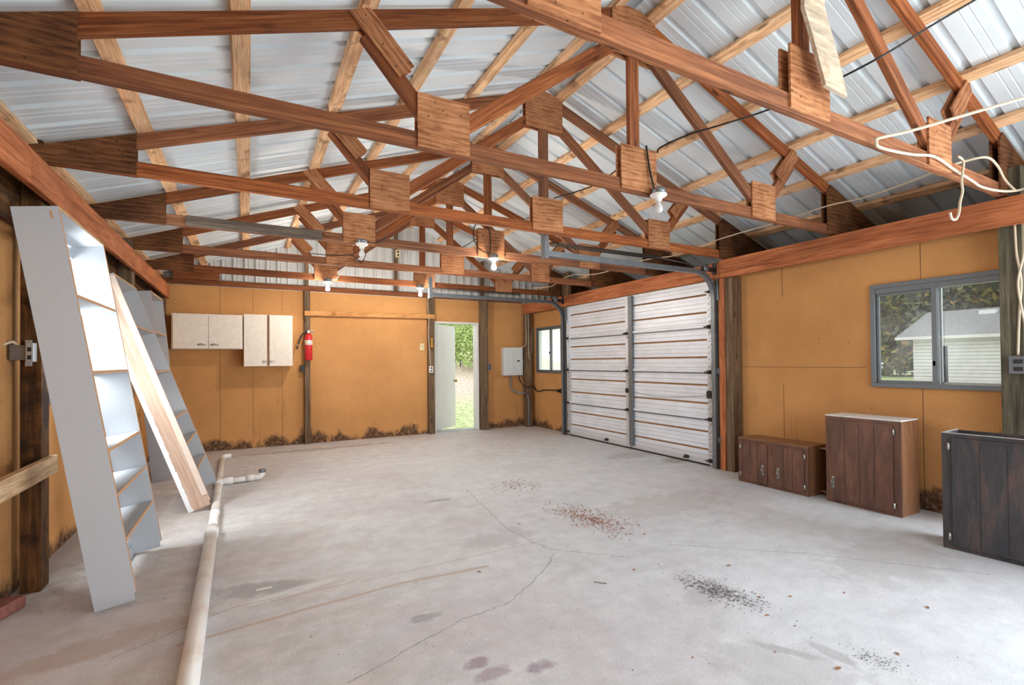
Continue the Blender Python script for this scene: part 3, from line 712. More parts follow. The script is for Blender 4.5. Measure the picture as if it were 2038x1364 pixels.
for z in zb[1:4]:
    hinge(5.495, z); hinge(4.03, z, 1.15); hinge(7.0, z, .9)
hinge(4.03, .075, 1.1); hinge(7.0, .075, .9); hinge(4.02, 2.13, .8)
sm = bmesh.new()
for y in (4.02, 6.985):
    z = .10
    while z < 2.2: add_box(sm, (-.0245, y+.022-.004, z), (-.0225, y+.022+.004, z+.016)); add_box(sm, (-.0245, y-.004, z+.03), (-.0225, y+.004, z+.04)); z += .075
obj('stile_slots', sm, M['dark_steel'], gd, T(gx, 0, 0))
bm = bmesh.new(); add_lathe(bm, [(.0, 0), (.035, 0), (.035, .02), (.012, .035), (.0, .035)], 12); obj('lock', bm, M['dark_steel'], gd, T(gx-.026, 5.495, .86) @ R(-PI/2, 'Y'))
tube('lock_cable', [(gx-.04, 5.49, .86), (gx-.04, 4.9, .805), (gx-.035, 4.4, .83), (gx-.035, 4.05, .87)], .0025, M['dark_steel'], gd, 5)
bm = bmesh.new(); add_box(bm, (-.05, -.035, -.04), (0, .035, .05), 0, .006); obj('latch', bm, M['dark_steel'], gd, T(gx-.022, 4.02, .875))
for y in (4.42, 6.0):
    prism('step_plate', [(-.05, 0), (0, 0), (0, .035), (-.008, .035)], .06, M['dark_steel'], gd, T(gx-.003, y, .05))
# tracks
def track(y, label, nearside):
    root = empty('door_track', (4.87, y, 0), label, 'track', 'garage door tracks')
    def channel(pts, name):
        bm = bmesh.new(); rings = []
        pts = [Vector(p) for p in pts]
        prof = [(-.026, -.026), (.026, -.026), (.026, -.020), (-.020, -.020), (-.020, .020), (.026, .020), (.026, .026), (-.026, .026)]
        for i, p in enumerate(pts):
            t = (pts[min(i+1, len(pts)-1)]-pts[max(i-1, 0)]).normalized(); nn = Vector((0, 1, 0)); b = t.cross(nn)
            rings.append([bm.verts.new(p-pts[0]+nn*u*(1 if nearside else -1)+b*v) for u, v in prof])
        for i in range(len(rings)-1):
            for k in range(8): bm.faces.new((rings[i][k], rings[i][(k+1) % 8], rings[i+1][(k+1) % 8], rings[i+1][k]))
        bm.faces.new(rings[0][::-1]); bm.faces.new(rings[-1]); return obj(name, bm, M['galv'], root, T(*pts[0]))
    X0, zt, r = 4.895, 2.34, .30
    channel([(X0, y, .01), (X0, y, zt-r)], 'vertical_track')
    arc = [(X0-r+r*math.cos(a), y, zt-r+r*math.sin(a)) for a in [PI/2*i/10 for i in range(11)]]
    channel(arc, 'curved_track')
    channel([(X0-r, y, zt), (2.50 if nearside else 2.44, y, zt)], 'horizontal_track')
    xe = 2.50 if nearside else 2.44
    box('hanger_angle', (xe-.015, y-.03, zt-.05), (xe+.035, y-.024, CH_B+.12), M['galv'], root); box('hanger_angle', (xe-.018, y-.03, zt-.05), (xe-.012, y+.03, CH_B+.12), M['galv'], root)
    # flag bracket and end bearing plate at the wall
    box('flag_bracket', (4.90, y-.075, zt-.33), (4.918, y-.03, zt+.06), M['galv'], root, .001)
    bm = bmesh.new(); add_box(bm, (-.25, -.012, -.03), (0, .012, .02)); add_box(bm, (-.03, -.03, -.06), (0, .03, .08)); obj('brace_angle', bm, M['dark_steel'], root, T(4.90, y-.03, zt+.035))
    bm = bmesh.new(); add_lathe(bm, [(.012, -.012), (.045, -.012), (.045, -.006), (.034, -.004), (.034, .004), (.045, .006), (.045, .012), (.012, .012)], 20)
    obj('cable_pulley', bm, M['galv'], root, T(4.72, y-.035, zt+.045) @ R(PI/2, 'X'))
    for z in (.35, 1.17): box('jamb_bracket', (4.90, y-.07, z-.03), (4.925, y-.026, z+.03), M['galv'], root)
    # extension spring
    zs = zt+.095; xa, xb = xe+.06, 4.02; turns = 95 if nearside else 70
    bm = bmesh.new(); pts = [((xb-xa)*i/(turns*8), .019*math.cos(2*PI*i/8), .019*math.sin(2*PI*i/8)) for i in range(turns*8+1)]
    add_tube(bm, pts, .0045, 4)
    sp = empty('door_spring', (xa, y-.02, zs), 'coiled rusty steel spring stretched above the %s garage door track' % ('near' if nearside else 'far'), 'spring', 'garage door springs')
    obj('coil', bm, M['dark_steel'], sp, T(xa, y-.02, zs))
    tube('hook_rod', [(xb, y-.02, zs), (4.68, y-.03, zt+.05)], .003, M['galv'], sp, 6, False); tube('hook_rod', [(xe, y-.02, zs), (xa, y-.02, zs)], .004, M['dark_steel'], sp, 6, False)
track(3.93, 'near galvanised garage door track curving from the floor up to the ceiling', True)
track(7.10, 'far galvanised garage door track ending in front of the open doorway', False)

# ------------------------------------------------------------------ windows
def win_frame(root, x, y0, y1, z0, z1, wd, dp, mat):
    for a in (((x, y0, z0), (x+dp, y1, z0+wd)), ((x, y0, z1-wd), (x+dp, y1, z1)), ((x, y0, z0+wd), (x+dp, y0+wd, z1-wd)), ((x, y1-wd, z0+wd), (x+dp, y1, z1-wd))):
        box('frame_rail', a[0], a[1], mat, root, .002)
w1 = empty('window_1', (XR, 1.85, W1[2]), 'wide grey aluminium sliding window looking out to a white shed', kind='structure')
y0, y1, z0, z1 = W1
win_frame(w1, XR-.03, y0, y1, z0, z1, .038, .10, M['alu_dark'])
box('head_channel', (XR-.02, y0+.038, z1-.085), (XR+.05, y1-.038, z1-.038), M['alu_dark'], w1)
s1 = empty('sliding_sash', (XR+.01, 2.1, 1.5)); s1.parent = w1; s1.matrix_local = WM['window_1'].inverted() @ WM[s1.name]
def sash(root, x, ya, yb, za, zb_, wd, mat, gm):
    for a in (((x, ya, za), (x+.025, yb, za+wd)), ((x, ya, zb_-wd), (x+.025, yb, zb_)), ((x, ya, za+wd), (x+.025, ya+wd, zb_-wd)), ((x, yb-wd, za+wd), (x+.025, yb, zb_-wd))):
        box('sash_rail', a[0], a[1], mat, root, .002)
    box('pane', (x+.010, ya+wd, za+wd), (x+.014, yb-wd, zb_-wd), gm, root)
sash(s1, XR-.005, 1.855, y1-.04, z0+.04, z1-.085, .022, M['alu_dark'], M['glass'])
s2 = empty('fixed_sash', (XR+.04, 1.6, 1.5)); s2.parent = w1; s2.matrix_local = WM['window_1'].inverted() @ WM[s2.name]
sash(s2, XR+.04, y0+.03, 1.862, z0+.04, z1-.04, .016, M['alu_light'], M['glass'])
box('latch', (XR-.022, 1.872, 1.235), (XR-.005, 1.888, 1.275), M['black'], w1)
box('mullion', (XR-.022, 1.858, z0+.038), (XR-.005, 1.893, z1-.038), M['alu_dark'], w1)
box('weather_strip', (XR+.066, 1.822, z0+.04), (XR+.075, 1.852, 1.40), M['black'], w1)
w2 = empty('window_2', (XR, 7.85, W2[2]), 'small sliding window with panes whitened like overexposed daylight in the far right corner', kind='structure')
y0, y1, z0, z1 = W2
win_frame(w2, XR-.02, y0, y1, z0, z1, .035, .09, M['alu_dark'])
for n_, x, ya, yb in (('sliding_sash', XR+.0, 7.80, y1-.035), ('fixed_sash', XR+.04, y0+.03, 7.83)):
    s_ = empty(n_, (x, (ya+yb)/2, 1.5)); s_.parent = w2; s_.matrix_local = WM['window_2'].inverted() @ WM[s_.name]
    sash(s_, x, ya, yb, z0+.035, z1-.035, .022, M['alu_dark'] if n_[0] == 's' else M['alu_light'], M['blown_pane'])
box('latch', (XR-.02, 7.806, 1.45), (XR-.003, 7.822, 1.49), M['black'], w2)
w3 = empty('window_3', (XL, 4.35, W3[2]), 'bright window behind the leaning bookcases on the left wall', kind='structure')
y0, y1, z0, z1 = W3
win_frame(w3, XL-.10, y0, y1, z0, z1, .05, .115, M['alu_dark']); box('pane', (XL-.06, y0+.05, z0+.05), (XL-.055, y1-.05, z1-.05), M['glass'], w3)
box('meeting_rail', (XL-.07, 4.36, z0+.05), (XL-.03, 4.39, z1-.05), M['alu_dark'], w3)

# ------------------------------------------------------------------ entry door
d1 = empty('door_1', (3.45, YB, 0), 'white entry door standing ajar and opening outwards onto grass', kind='structure')
fy0, fy1 = YB-.03, YB+.16
for a in (((3.0, fy0, 0), (3.03, fy1, 2.06)), ((3.862, fy0, 0), (3.9, fy1, 2.06)), ((3.03, fy0, 2.03), (3.862, fy1, 2.06))): box('door_frame', a[0], a[1], M['white_paint'], d1, .002)
box('threshold', (3.03, YB-.02, -.02), (3.862, fy1+.12, .012), M['alu_light'], d1)
Wd = T(3.035, YB+.12, 0) @ R(math.radians(40), 'Z')
leaf = obj('door_leaf', boxbm((0, -.02, .02), (.82, .02, 2.02), .002), M['white_paint'], d1, Wd)
bm = bmesh.new(); add_lathe(bm, [(0, 0), (.012, 0), (.012, .03), (.028, .04), (.03, .055), (.02, .068), (0, .07)], 16)
obj('door_knob', bm, M['brass'], leaf, Wd @ T(.76, -.02, .93) @ R(PI/2, 'X'))

# ------------------------------------------------------------------ bookcases
def bookcase(px, lean, y0, wd, label, first_side='melamine', side_strip=False):
    W = T(px, y0, 0) @ R(-math.radians(lean), 'Y')
    root = empty('bookcase', (px, y0, 0), label, 'bookcase', 'white bookcases leaning along the left wall', rot=R(-math.radians(lean), 'Y'))
    Ln, D, t = 2.105, .183, .017
    prof = [(0, .0), (D-.012, .0), (D-.012, .035), (D, .042), (D, Ln), (0, Ln)]
    def side(y, mat):
        ob = prism('side_panel', prof, t, M[mat], root, W @ T(0, y, 0)); return ob
    side(t/2, first_side); side(wd-t/2, 'melamine')
    def shelf(nm, z, d=D-.004, x0=.0):
        bm = bmesh.new(); add_box(bm, (x0, t, z), (d-.003, wd-t, z+t), 0); add_box(bm, (d-.003, t, z), (d, wd-t, z+t), 1); return obj(nm, bm, [M['melamine'], M['raw_edge']], root, W)
    bm = bmesh.new(); add_box(bm, (0, 0, Ln), (D, wd, Ln+.019), 0); add_box(bm, (D, 0, Ln), (D+.002, wd, Ln+.019), 1); obj('top_board', bm, [M['melamine'], M['pale_board']], root, W)
    for z in (1.655, 1.243, .812, .566, .318): shelf('shelf', z*1.0)
    box('toe_board', (.012, t, .0), (.024, wd-t, .06), M['melamine'], root, 0, W)
    for z in (.04, Ln-.08): box('back_rail', (0, t, z), (.012, wd-t, z+.06), M['melamine'], root, 0, W)
    sm = bmesh.new()
    for y in (.0, wd-t): add_box(sm, (D, y, .042), (D+.0012, y+t, Ln))
    obj('edge_banding', sm, M['raw_edge'], root, W)
    if side_strip: box('edge_lip', (D-.045, -.008, .10), (D+.001, 0, Ln), M['lip'], root, .001, W)
    return root, W
b1, Wb = bookcase(-.716, 8.9, 3.305, .89, 'nearest white bookcase leaning on the left wall, five open shelves showing')
box('chipped_spot', (.145, -.0008, 2.06), (.155, 0, 2.10), M['raw_edge'], b1, 0, Wb)
bookcase(-.465, 19.0, 5.09, .92, 'middle white bookcase leaning steeply, its near side raw wood with a painted edge', 'raw_face', True)
bookcase(-.95, 5.2, 6.66, .86, 'farthest white bookcase leaning nearly upright beside the back wall')

# ------------------------------------------------------------------ drain pipe on the floor
pipe = empty('drain_pipe', (-.25, 4.5, 0), 'long white plastic drain pipe lying on the floor with a side branch', 'pipe')
def ppt(y): return -.215-.017*(y-2.4) if y < 4.45 else -.25-.0205*(y-4.45)
R1_, R2_ = .040, .029
tube('pipe_run', [(ppt(.9)+.0, .9, R1_), (ppt(2.4), 2.4, R1_), (ppt(4.3), 4.3, R1_)], R1_, M['pvc'], pipe, 20, False)
tube('pipe_run', [(ppt(4.2), 4.2, .036), (ppt(5.0), 5.0, .034), (ppt(5.9), 5.9, .032), (ppt(7.66), 7.66, R2_)], [.034, .033, .031, R2_], M['pvc'], pipe, 20, False)
tube('coupling', [(ppt(4.2), 4.2, .043), (ppt(4.36), 4.36, .043)], .046, M['pvc'], pipe, 20, False)
tube('coupling', [(ppt(4.8), 4.8, .038), (ppt(4.88), 4.88, .036)], .037, M['pvc'], pipe, 20, False)
tube('tee_fitting', [(ppt(5.96), 5.96, .034), (ppt(6.24), 6.24, .034)], .039, M['pvc'], pipe, 20, False)
ty = 6.10; tx = ppt(ty)
tube('tee_branch', [(tx, ty, .036), (tx+.13, ty+.01, .036)], .037, M['pvc'], pipe, 20, False)
tube('branch_pipe', [(tx+.08, ty, .034), (tx+.32, ty+.035, .034)], .029, M['pvc'], pipe, 16, False)
tube('branch_coupling', [(tx+.25, ty+.027, .036), (tx+.33, ty+.037, .036)], .036, M['pvc'], pipe, 16, False)
tube('branch_elbow', [(tx+.32, ty+.035, .035), (tx+.38, ty+.045, .037), (tx+.41, ty+.055, .06), (tx+.415, ty+.06, .085)], .033, M['pvc'], pipe, 14)
tube('grey_coupling', [(tx+.414, ty+.06, .08), (tx+.416, ty+.062, .115)], .036, M['galv'], pipe, 14, False)
tube('end_elbow', [(ppt(7.6), 7.6, .030), (ppt(7.7), 7.70, .031), (ppt(7.7)+.03, 7.76, .032), (ppt(7.7)+.09, 7.79, .033)], .033, M['pvc'], pipe, 16)

# ------------------------------------------------------------------ brown base cabinets on the floor, right wall
def pull(root, W, mat='pewter', L_=.115):
    bm = bmesh.new(); pr = []
    for i in range(17):
        a = i/16; z = (a-.5)*L_; r = .006+.007*abs(math.sin(a*PI*3)); pr.append((r if 0 < i < 16 else .001, z))
    add_lathe(bm, pr, 10); bmesh.ops.scale(bm, vec=(.45, 1.25, 1), verts=bm.verts[:])
    add_tube(bm, [(0, 0, -.034), (-.018, 0, -.024), (-.022, 0, 0), (-.018, 0, .024), (0, 0, .034)], .005, 8)
    return obj('handle', bm, M[mat], root, W)
def small_hinge(root, W):
    bm = bmesh.new(); add_box(bm, (-.006, -.008, -.022), (0, .008, .022), 0, .002); add_tube(bm, [(-.007, 0, -.026), (-.007, 0, .026)], .0045, 8)
    return obj('hinge', bm, M['chrome'], root, W)
def floor_cabinet(x, y_right, y_left, depth, h, label, doors, mat, side_mat, top, hinges, handles, plank=3, rotz=0, open_top=False, gap=.035):
    """front face looks toward -X. local: u along +Y from y_right"""
    base = T(x, y_right, 0) @ R(rotz, 'Z'); wd = y_left-y_right
    root = empty('floor_cabinet', (x, y_right, 0), label, 'cabinet', 'brown kitchen cabinets on the floor', rot=R(rotz, 'Z'))
    t = .016
    bb = lambda n_, lo, hi, mm, bv=.001: box(n_, lo, hi, mm, root, bv, base)
    bb('side_panel', (.018, 0, 0), (depth, t, h), side_mat); bb('side_panel', (.018, wd-t, 0), (depth, wd, h), side_mat)
    bb('back_panel', (depth-.006, t, .002), (depth, wd-t, h-.002), side_mat); bb('bottom_panel', (.018, t, .03), (depth-.006, wd-t, .045), side_mat)
    if open_top:
        bb('top_panel', (.018, t, h-.05), (depth-.006, wd-t, h-.035), side_mat); bb('top_rim', (0, 0, h), (.022, wd, h+.004), M['alu_light'])
        bb('top_rim', (.022, wd-t, h), (depth, wd, h+.004), M['alu_light'])
    else: bb('top_panel', (0, -.001, h), (depth, wd+.001, h+.010), top)
    bm = bmesh.new(); fw = gap
    add_box(bm, (0, 0, 0), (.018, wd, fw)); add_box(bm, (0, 0, h-fw), (.018, wd, h))
    add_box(bm, (0, 0, fw), (.018, doors[0][0]+.01, h-fw)); add_box(bm, (0, doors[-1][1]-.01, fw), (.018, wd, h-fw))
    for (a, b) in doors[:-1]: pass
    if len(doors) == 2:
        m0, m1 = doors[0][1], doors[1][0]; add_box(bm, (0, m0-.01, fw), (.018, m1+.01, h-fw))
    obj('face_frame', bm, mat, root, base)
    for i, (a, b) in enumerate(doors):
        bm = bmesh.new(); z0, z1 = gap-.008, h-gap+.008; n = plank
        add_box(bm, (-.014, a, z0), (-.0005, b, z1), 0, .003)
        for yy in (a+.012, b-.012): add_box(bm, (-.017, yy-.006, z0+.006), (-.0135, yy+.006, z1-.006), 0, .001)
        for zz in (z0+.012, z1-.012): add_box(bm, (-.017, a+.018, zz-.006), (-.0135, b-.018, zz+.006), 0, .001)
        for k in range(1, n): yy = a+.018+(b-a-.036)*k/n; add_box(bm, (-.0148, yy-.0016, z0+.018), (-.0135, yy+.0016, z1-.018), 1)
        dr = obj('door', bm, [mat, M['groove']], root, base)
        hy = handles[i]; pull(dr, base @ T(-.016, hy[0], hy[1]))
        for z in (z0+.06, z1-.06): small_hinge(dr, base @ T(-.008, hinges[i], z))
    return root
floor_cabinet(4.63, 2.69, 3.43, .30, .462, 'low brown two-door cabinet on the floor next to the garage door', [(.04, .335), (.41, .70)], M['brown_cab'], M['brown_side'], M['brown_side'], [.03, .71], [(.29, .165), (.455, .165)], 3)
floor_cabinet(4.665, 1.962, 2.548, .30, .78, 'tall brown single-door cabinet with a top coloured white as reflected sky, standing mid wall', [(.055, .555)], M['brown_cab'], M['brown_side'], M['white_paint'], [.047], [(.52, .185)], 4)  # white top colour stands in for bright sky reflection
floor_cabinet(4.262, .62, 1.53, .29, .785, 'dark walnut cabinet with recessed top at the right edge', [(.06, .432), (.437, .86)], M['dark_cab'], M['dark_cab'], M['dark_cab'], [.04, .87], [(.38, .18), (.50, .18)], 3, rotz=.075, open_top=True)
# open dark box lying behind, between the first two cabinets
ob = empty('open_crate', (4.80, 2.56, 0), 'dark open box wedged between the low cabinet and the tall cabinet', 'box')
for lo, hi in (((4.80, 2.565, .03), (5.05, 2.685, .045)), ((5.035, 2.565, .045), (5.05, 2.685, .44)), ((4.80, 2.565, .44), (5.05, 2.685, .452))): box('panel', lo, hi, M['brown_side'], ob)

# ------------------------------------------------------------------ white wall cabinets at the back
def cup(root, W):
    bm = bmesh.new(); add_tube(bm, spline([(-.045, 0, 0), (-.03, -.022, .006), (0, -.028, .012), (.03, -.022, .006), (.045, 0, 0)], 4), .006, 8); add_box(bm, (-.055, -.006, -.012), (.055, 0, .004), 0, .002)
    return obj('handle', bm, M['chrome'], root, W)
fy = 8.235
ca = empty('wall_cabinet', (-.51, fy, 1.53), 'wide low cream wall cabinet on the back wall, left of the taller one', 'cabinet', 'cream wall cabinets')
box('carcass', (-.952, fy, 1.525), (-.078, YB-.001, 2.03), M['cream'], ca, .002)
for a, b, hx in ((-.935, -.513, -.595), (-.507, -.105, -.435)):
    dr = box('door', (a, fy-.018, 1.533), (b, fy-.001, 2.008), M['cream'], ca, .002); cup(dr, T(hx, fy-.018, 1.588))
cb = empty('wall_cabinet', (.27, fy, 1.265), 'tall cream wall cabinet with two narrow doors left of the extinguisher', 'cabinet', 'cream wall cabinets')
box('carcass', (-.066, fy, 1.272), (.598, YB-.001, 2.045), M['cream'], cb, .002)
box('center_stile', (.245, fy-.004, 1.28), (.275, fy, 2.04), M['brown_side'], cb)
for a, b, hx in ((-.064, .243, .215), (.275, .598, .315)):
    dr = box('door', (a, fy-.018, 1.268), (b, fy-.005, 2.047), M['cream'], cb, .002)
    bm = bmesh.new(); add_box(bm, (-.03, -.006, -.014), (.03, 0, .014), 0, .004); add_tube(bm, [(-.02, -.006, 0), (-.02, -.026, .01), (.02, -.026, .01)], .005, 8); obj('latch', bm, M['chrome'], dr, T(hx, fy-.018, 1.335))

# ------------------------------------------------------------------ fire extinguisher
fx, fyy = .842, 8.375
fe = empty('fire_extinguisher', (fx, fyy, 1.36), 'red fire extinguisher with a black hose hanging on the narrow post', 'fire extinguisher')
lathe('cylinder', [(0, 0), (.050, 0), (.058, .008), (.059, .36), (.052, .395), (.034, .418), (.018, .425), (.018, .44), (0, .44)], M['red'], fe, T(fx, fyy, 1.355), 28)
lathe('label_band', [(.0594, 0), (.0597, .0), (.0597, .075), (.0594, .075)], M['ivory'], fe, T(fx, fyy, 1.60), 28)
bm = bmesh.new()
for i in range(8):
    a0, a1 = math.radians(-112+i*11), math.radians(-112+(i+1)*11); r = .0605
    bm.faces.new([bm.verts.new((r*math.cos(a), r*math.sin(a), z)) for a, z in ((a0, 0), (a1, 0), (a1, .072), (a0, .072))])
obj('label_text_area', bm, M['white_paint'], fe, T(fx, fyy, 1.602))
sm = bmesh.new()
for a, z, wd, hh in ((-100, .048, .010, .012), (-70, .05, .014, .006), (-70, .036, .02, .004), (-96, .015, .012, .012), (-78, .014, .012, .012), (-60, .014, .012, .012), (-50, .05, .012, .012)):
    aa = math.radians(a); r = .0612; c = Vector((r*math.cos(aa), r*math.sin(aa), z)); tdir = Vector((-math.sin(aa), math.cos(aa), 0))
    sm.faces.new([sm.verts.new(c+tdir*u*wd/2+Vector((0, 0, v*hh/2))) for u, v in ((-1, -1), (1, -1), (1, 1), (-1, 1))])
obj('label_marks', sm, M['black'], fe, T(fx, fyy, 1.602))
bm = bmesh.new(); add_box(bm, (-.02, -.018, 0), (.02, .018, .035), 0, .004); add_box(bm, (-.015, -.01, .04), (.085, .01, .048), 0, .002); add_tube(bm, spline([(0, 0, .02), (.05, 0, .03), (.085, 0, .0)], 4), .006, 8)
obj('valve_lever', bm, M['chrome'], fe, T(fx, fyy, 1.79))
tube('hose', [(fx-.02, fyy-.01, 1.812), (fx-.06, fyy-.02, 1.80), (fx-.115, fyy-.02, 1.73), (fx-.145, fyy-.02, 1.62), (fx-.175, fyy-.02, 1.53)], .011, M['cable_black'], fe, 10)
tube('hose_clip', [(fx-.150, fyy-.02, 1.60), (fx-.153, fyy-.02, 1.588)], .013, M['white_paint'], fe, 10, False)
box('wall_hook', (fx-.02, fyy+.05, 1.74), (fx+.02, 8.456, 1.80), M['dark_steel'], fe)

# ------------------------------------------------------------------ boxes, outlets, switches
def plate_box(name, lo, hi, mat, label, cat, slots=(), mat2='black'):
    e = empty(name, ((lo[0]+hi[0])/2, (lo[1]+hi[1])/2, lo[2]), label, cat); box('cover', lo, hi, M[mat], e, .002)
    for a, b in slots: box('receptacle', a, b, M[mat2], e, .001)
    return e
plate_box('light_switch', (2.735, YB-.009, 1.525), (2.815, YB-.001, 1.65), 'ivory', 'ivory light switch plate on the orange panel left of the doorway', 'switch', [((2.770, YB-.018, 1.575), (2.780, YB-.009, 1.60))], 'ivory')
plate_box('power_outlet', (2.868, 8.385, 1.115), (2.935, 8.438, 1.235), 'white_paint', 'white two-socket outlet on the post left of the doorway', 'outlet', [((2.886, 8.382, 1.185), (2.918, 8.386, 1.215)), ((2.886, 8.382, 1.135), (2.918, 8.386, 1.165))])
plate_box('power_outlet', (4.02, 8.35, 1.14), (4.085, 8.399, 1.27), 'alu_dark', 'dark grey outlet on the post right of the doorway', 'outlet', [((4.035, 8.347, 1.16), (4.07, 8.351, 1.19)), ((4.035, 8.347, 1.21), (4.07, 8.351, 1.24))])
plate_box('power_outlet', (.725, 8.44, 1.165), (.785, 8.50, 1.275), 'black', 'black outlet box on the narrow post under the extinguisher', 'outlet', [((.738, 8.437, 1.18), (.772, 8.441, 1.21)), ((.738, 8.437, 1.23), (.772, 8.441, 1.26))], 'dark_steel')
plate_box('power_outlet', (4.875, 1.285, 1.18), (4.924, 1.375, 1.31), 'alu_dark', 'dark outlet box on the treated post at the right edge', 'outlet', [((4.872, 1.30, 1.20), (4.876, 1.35, 1.23)), ((4.872, 1.30, 1.255), (4.876, 1.35, 1.285))], 'black')
plate_box('power_outlet', (2.27, 8.40, 3.16), (2.35, 8.455, 3.29), 'ivory', 'yellowish outlet box high on the gable stud', 'outlet', [((2.295, 8.397, 3.18), (2.325, 8.401, 3.21)), ((2.295, 8.397, 3.235), (2.325, 8.401, 3.265))])
th_ = empty('wall_thermometer', (2.925, 8.43, 1.56), 'narrow yellow thermometer plaque on the post left of the doorway', 'thermometer')
box('backing', (2.898, 8.425, 1.545), (2.952, 8.439, 1.765), M['dark_post'], th_, .003); box('scale', (2.908, 8.420, 1.575), (2.942, 8.425, 1.75), M['yellow'], th_, .002)
tube('tube', [(2.925, 8.418, 1.59), (2.925, 8.418, 1.735)], .003, M['dark_steel'], th_, 6, False)
lf = empty('junction_box', (-1.13, 3.75, 1.36), 'steel junction box with an outlet on the dark post at the left edge', 'outlet')
box('metal_box', (-1.178, 3.72, 1.335), (-1.105, 3.769, 1.42), M['galv'], lf, .002); box('mounting_strap', (-1.122, 3.752, 1.30), (-1.094, 3.769, 1.45), M['alu_light'], lf, .001)
box('outlet_face', (-1.104, 3.70, 1.325), (-1.072, 3.760, 1.432), M['alu_light'], lf, .002)
for z in (1.35, 1.395): box('socket', (-1.096, 3.698, z-.012), (-1.080, 3.701, z+.012), M['black'], lf)
tag(tube('power_cable', [(-1.15, 3.735, 1.42), (-1.165, 3.73, 1.437), (-1.19, 3.71, 1.425), (-1.205, 3.66, 1.40), (-1.200, 3.62, 1.36)], .008, M['cable_white']), 'short cream cable curling out of the junction box on the dark post', 'cable')
# electrical panel + conduit
ep = empty('breaker_panel', (4.62, 8.44, 1.04), 'grey steel breaker panel on the back wall beside the corner post', 'electrical panel')
box('enclosure', (4.40, 8.425, 1.03), (4.83, YB-.001, 1.585), M['panel_grey'], ep, .004); dr = box('door', (4.445, 8.418, 1.07), (4.80, 8.426, 1.55), M['panel_grey'], ep, .003)
box('latch', (4.70, 8.413, 1.30), (4.745, 8.419, 1.335), M['black'], dr); box('inset_rib', (4.60, 8.416, 1.09), (4.604, 8.419, 1.53), M['alu_light'], dr); box('inset_rib', (4.66, 8.416, 1.09), (4.664, 8.419, 1.53), M['alu_light'], dr)
box('side_box', (4.832, 8.43, 1.25), (4.86, 8.47, 1.36), M['galv'], ep, .002)
tag(tube('metal_conduit', [(4.585, 8.50, 1.03), (4.585, 8.50, .88), (4.60, 8.48, .76), (4.67, 8.40, .695), (4.76, 8.32, .685), (4.855, 8.315, .66), (4.885, 8.315, .56), (4.89, 8.315, .35), (4.89, 8.315, .01)], .016, M['galv'], None, 12), 'bent metal conduit dropping from the breaker panel to the floor', 'conduit')
tag(tube('power_cable', [(4.76, 8.47, 1.03), (4.765, 8.44, .93), (4.79, 8.34, .83), (4.86, 8.31, .795), (4.94, 8.31, .80), (5.045, 8.42, .81), (5.05, 8.36, .79), (5.055, 8.29, .72), (5.055, 8.18, .71), (5.055, 8.0, .745), (5.055, 7.75, .755), (5.055, 7.55, .76)], .010, M['cable_black'], None, 8), 'black cable running from the breaker panel to a round socket near the garage door', 'cable')
so = empty('round_socket', (5.04, 7.46, .76), 'black round socket at the end of the black cable below the small window', 'outlet')
lathe('body', [(0, 0), (.045, 0), (.048, .012), (.038, .03), (.0, .03)], M['black'], so, T(XR-.005, 7.42, .755) @ R(-PI/2, 'Y')); lathe('plug', [(0, 0), (.03, 0), (.03, .03), (.018, .05), (0, .05)], M['black'], so, T(XR-.03, 7.47, .755) @ R(-PI/2, 'Y'))
for x0, l in ((4.845, 'thin cream cable running down beside the breaker panel'), (4.90, 'cream cable looped down the front of the corner post')):
    tag(tube('power_cable', [(x0, 8.325, 2.25), (x0+.005, 8.325, 1.95), (x0+.0, 8.325, 1.7), (x0-.03 if x0 < 4.88 else x0, 8.325, 1.61), (x0-.09 if x0 < 4.88 else x0+.02, 8.40 if x0 < 4.88 else 8.325, 1.59 if x0 < 4.88 else 1.35)], .006, M['cable_white'], None, 6), l, 'cable')
tag(tube('power_cable', [(2.85, 8.43, 2.55), (2.86, 8.43, 2.2), (2.868, 8.41, 2.06), (2.862, 8.425, 1.8), (2.885, 8.425, 1.5), (2.895, 8.42, 1.235)], .006, M['cable_white'], None, 6), 'cream cable dropping down the post to the white outlet', 'cable')

# ------------------------------------------------------------------ bulbs and sockets
def lamp(x, y, z, lit, label):
    root = empty('bulb_fixture', (x, y, z), label, 'light', 'bare bulb fixtures')
    lathe('junction_box', [(0, 0), (.050, 0), (.052, -.004), (.052, -.036), (0, -.036)], M['galv'], root, T(x, y, z), 8)
    lathe('lampholder', [(0, -.036), (.058, -.036), (.060, -.048), (.046, -.058), (.026, -.068), (.022, -.088), (.018, -.088), (0, -.088)], M['porcelain'], root, T(x, y, z), 28)
    b = lathe('bulb', [(0, -.172), (.012, -.171), (.024, -.164), (.030, -.150), (.030, -.138), (.024, -.120), (.016, -.104), (.014, -.086), (0, -.086)], M['bulb_on'] if lit else M['bulb_off'], root, T(x, y, z), 24)
    if lit:
        l = bpy.data.lights.new('bulb_light', 'POINT'); l.energy = BULB; l.color = (1.0, .92, .80); l.shadow_soft_size = .03
        lo = bpy.data.objects.new('bulb_light', l); link(lo, root, T(x, y-.02, z-.22))
    return root
lamp(2.575, TY[1]-.075, CH_B+.035, False, 'nearest unlit bulb in a white porcelain holder under the plywood plate of the second truss')
lamp(.985, TY[3]-.085, CH_B+.03, False, 'unlit bulb in a holder on the fourth truss, left of centre')
lamp(2.44, TY[3]-.085, CH_B+.025, True, 'glowing bulb nearest the viewer, under the middle of the fourth truss')
lamp(.99, TY[5]-.075, CH_B+.015, True, 'left glowing bulb of the rear pair, above the fire extinguisher post')
lamp(2.35, TY[5]-.075, CH_B+.015, True, 'right glowing bulb of the rear pair, near the doorway')

